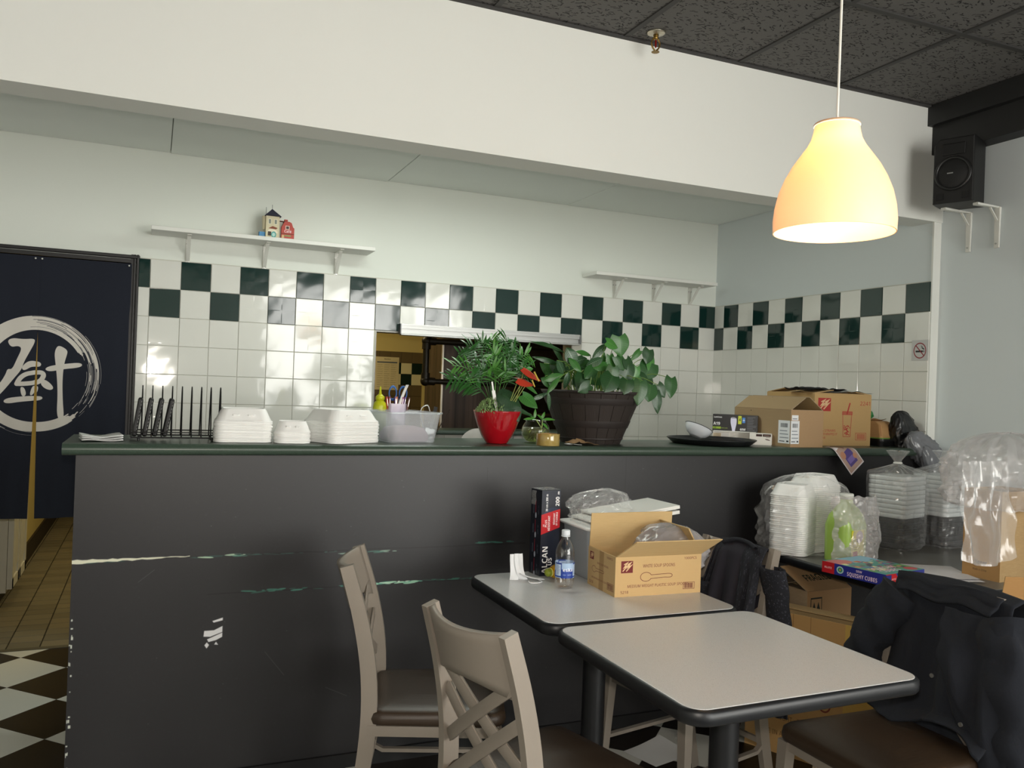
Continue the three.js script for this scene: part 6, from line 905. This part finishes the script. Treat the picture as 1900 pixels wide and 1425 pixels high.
// brown carton with wrapped goods at the right edge
{
  const lettering = printed(420, 700, '#a9814f', (x) => { text(x, 'dinner', 130, 590, 46, { color: '#2b2118', weight: 'bold' }); text(x, 'Made in China', 120, 640, 24, { color: '#3a2c20' }); });
  carton('wrapped_carton', 'tall brown carton at the right end of the corner table beneath crumpled clear wrap', { w: 0.15, h: 0.34, d: 0.22, front: lettering, left: null, flaps: [['front', 0.08, -95, null], ['back', 0.08, -92, null]] }, [-0.555, TY, 2.61], -1.48);
  single('wrapped_film', crumple(0.43, 0.29, 0.3, 61, { amp: 0.2, nu: 80, nv: 50, bulge: 0.1 }).translate(-0.5, TY + 0.27, 2.6), M.filmSoft, 'large crumpled sheet of clear plastic wrap heaped on the tall brown carton', 'plastic film');
  single('hanging_wrap', sheet(44, 44, (u, v) => { const w = 0.22 + 0.06 * v, y = TY + 0.46 - 0.35 * v - 0.03 * Math.sin(Math.PI * u) * v; return [-0.80 + (u - 0.5) * w + 0.012 * nz(u * 4, v * 3, 2), y, 2.725 + 0.03 * v + 0.02 * nz(u * 6, v * 2.5, 7) + 0.012 * Math.sin(u * 15 + 3 * nz(v * 2, u, 1))]; }, 0.0008), M.film, 'skirt of clear plastic wrap hanging down the front of the tall brown carton', 'plastic film');
  const mark = printed(460, 260, '#a97f4c', (x) => { x.strokeStyle = '#3a2a1c'; x.lineWidth = 5; for (const [cx, cy] of [[150, 110], [210, 110], [130, 160], [230, 160], [180, 200]]) { x.beginPath(); x.arc(cx, cy, 30, 0.4, 5.2); x.stroke(); } text(x, 'RECYCLE', 180, 62, 20, { color: '#3a2a1c', align: 'center' }); text(x, 'OCC', 330, 160, 60, { color: '#2b1f14', weight: 'bold' }); });
  carton('recycle_carton', 'open brown carton with a printed recycling mark behind the navy jacket', { w: 0.38, h: 0.2, d: 0.26, mat: CARD, left: null, front: null, flaps: [['front', 0.17, 14, mark], ['right', 0.12, 60, null], ['back', 0.12, -88, null]] }, [-1.02, 0.545, 3.09], -0.45);
  carton('lower_carton', 'brown carton with a black printed panel under the recycling-mark carton', { w: 0.38, h: 0.537, d: 0.28, mat: CARD, front: printed(400, 480, '#8f6c42', (x) => { x.strokeStyle = '#171310'; x.lineWidth = 10; x.strokeRect(60, 60, 280, 120); text(x, 'KEEP DRY', 80, 145, 56, { color: '#171310', weight: 'bold', w: 240 }); }), flaps: [['front', 0.13, -90, null], ['back', 0.13, -90, null]] }, [-1.02, 0, 3.09], -0.43);
}
// cartons on the floor under and beside the corner table
{
  const fr = printed(420, 620, '#a5835c', (x) => { x.strokeStyle = '#1d241d'; x.fillStyle = '#1d241d'; x.lineWidth = 6; x.beginPath(); x.rect(36, 30, 100, 170); x.stroke(); for (const px of [66, 106]) { x.fillRect(px - 7, 70, 14, 90); x.beginPath(); x.moveTo(px - 18, 80); x.lineTo(px, 46); x.lineTo(px + 18, 80); x.fill(); } x.fillRect(46, 172, 80, 12); text(x, 'VALUE', 110, 290, 62, { color: '#1f3326', weight: 'bold', w: 150 }); x.fillStyle = '#1f4a33'; x.fillRect(280, 215, 120, 92); x.strokeStyle = '#a5835c'; x.lineWidth = 7; for (const p of [[300, 235, 340, 285], [336, 232, 306, 288], [350, 240, 388, 240], [372, 226, 358, 292], [388, 240, 384, 290]]) { x.beginPath(); x.moveTo(p[0], p[1]); x.lineTo(p[2], p[3]); x.stroke(); } });
  const flap = printed(420, 200, '#a98963', (x) => { x.save(); x.translate(210, 128); x.rotate(0); text(x, 'FRAGILE', 0, 0, 66, { color: '#1d2a20', weight: 'bold', align: 'center', w: 240 }); x.restore(); });
  carton('fragile_carton', 'brown carton printed FRAGILE with upward arrows under the corner table', { w: 0.26, h: 0.62, d: 0.25, mat: CARDGREY, front: fr, flaps: [['front', 0.14, -52, flap, -0.045], ['left', 0.11, -98, null], ['right', 0.11, -96, null], ['back', 0.12, -86, null]] }, [-0.985, 0, 2.045], 0.08);
  single('shipping_label', bx(0.1, 0.0012, 0.07).rotateY(0.15).translate(-1.0, 0.708, 2.03), std(0xcfd2d4, 0.7, { map: tex(128, 90, (x) => { x.fillStyle = '#d6d9da'; x.fillRect(0, 0, 128, 90); for (let i = 0; i < 7; i++) { x.fillStyle = '#8d95a0'; x.fillRect(12, 10 + i * 11, rr(50, 100), 3); } }) }), 'white shipping paper lying on the flap of the FRAGILE carton', 'label');
  const big = printed(640, 620, '#b08a55', (x, w, h) => { x.strokeStyle = 'rgba(90,60,25,0.5)'; x.lineWidth = 3; for (const px of [170, 240, 330]) { x.beginPath(); x.moveTo(px, 0); x.lineTo(px, 90); x.stroke(); } x.strokeStyle = '#6d2a20'; x.lineWidth = 7; x.beginPath(); x.arc(330, 356, 26, 0.8, 5.4); x.stroke(); x.beginPath(); x.arc(410, 356, 28, 0, 7); x.stroke(); text(x, '6', 410, 372, 44, { color: '#6d2a20', align: 'center', weight: 'bold' }); text(x, 'KEEP UPRIGHT · DO NOT CRUSH', 60, 470, 30, { color: '#5c4020', w: 420 }); text(x, 'STORE IN A COOL DRY PLACE', 60, 540, 28, { color: '#5c4020', w: 420 }); x.fillStyle = 'rgba(215,190,70,0.35)'; x.fillRect(500, 0, 140, h); });
  const b = carton('large_carton', 'large open brown carton on the floor between the foreground chair and corner table', { w: 0.5, h: 0.565, d: 0.15, mat: CARD, front: null, left: null, flaps: [['back', 0.1, -86, null]] }, [0, 0, 0], 0);
  // stands askew: its printed broad side faces the tables
  const ang = Math.atan2(-0.44, 0.29); const dir = V(0.43, 0, 0.9).normalize(), nrm = V(-0.9, 0, 0.43).normalize(); void ang;
  b.rotation.y = Math.atan2(nrm.x, nrm.z); const mid = V(-1.115, 0, 2.56).addScaledVector(dir, -0.26).addScaledVector(nrm, -0.075); b.position.copy(mid);
  b.children.find((c) => c.name === 'front_panel').material = [CARD, CARD, CARD, CARD, big, CARDLIGHT];
  carton('dark_carton', 'shut brown carton in shadow under the corner table behind the large carton', { w: 0.22, h: 0.36, d: 0.22, mat: CARDGREY, flaps: [['front', 0.11, -90, null], ['back', 0.11, -90, null]] }, [-0.8, 0, 2.5], 0.1);
}
// papers dropped on the floor under the table
single('floor_paper', sheet(8, 8, (u, v) => [-1.86 + 0.2 * u + 0.05 * v, 0.003 + 0.02 * u * u * (1 - v), 2.02 + 0.16 * v - 0.05 * u], 0.0006), std(0xe4e4e2, 0.8), 'white paper lying on the checkered floor under the rear table', 'paper');
{
  const t = thing('dark_rag', 'dark cloth rag lying on the floor under the foreground table', 'rag', [-1.95, 0.002, 2.35]);
  part('cloth', sheet(16, 10, (u, v) => [-0.1 + 0.2 * u, 0.002 + 0.035 * Math.sin(Math.PI * u) * (0.6 + 0.4 * nz(u * 3, v * 3, 1)), -0.05 + 0.1 * v], 0.004), std(0x14151a, 0.9), t);
}

// ---------------------------------------------------------------- hand the scene over
const renderer = new THREE.WebGLRenderer({ antialias: true });
renderer.toneMapping = THREE.LinearToneMapping;
renderer.toneMappingExposure = EXPOSURE;
renderer.shadowMap.enabled = true;
renderer.render(scene, camera);
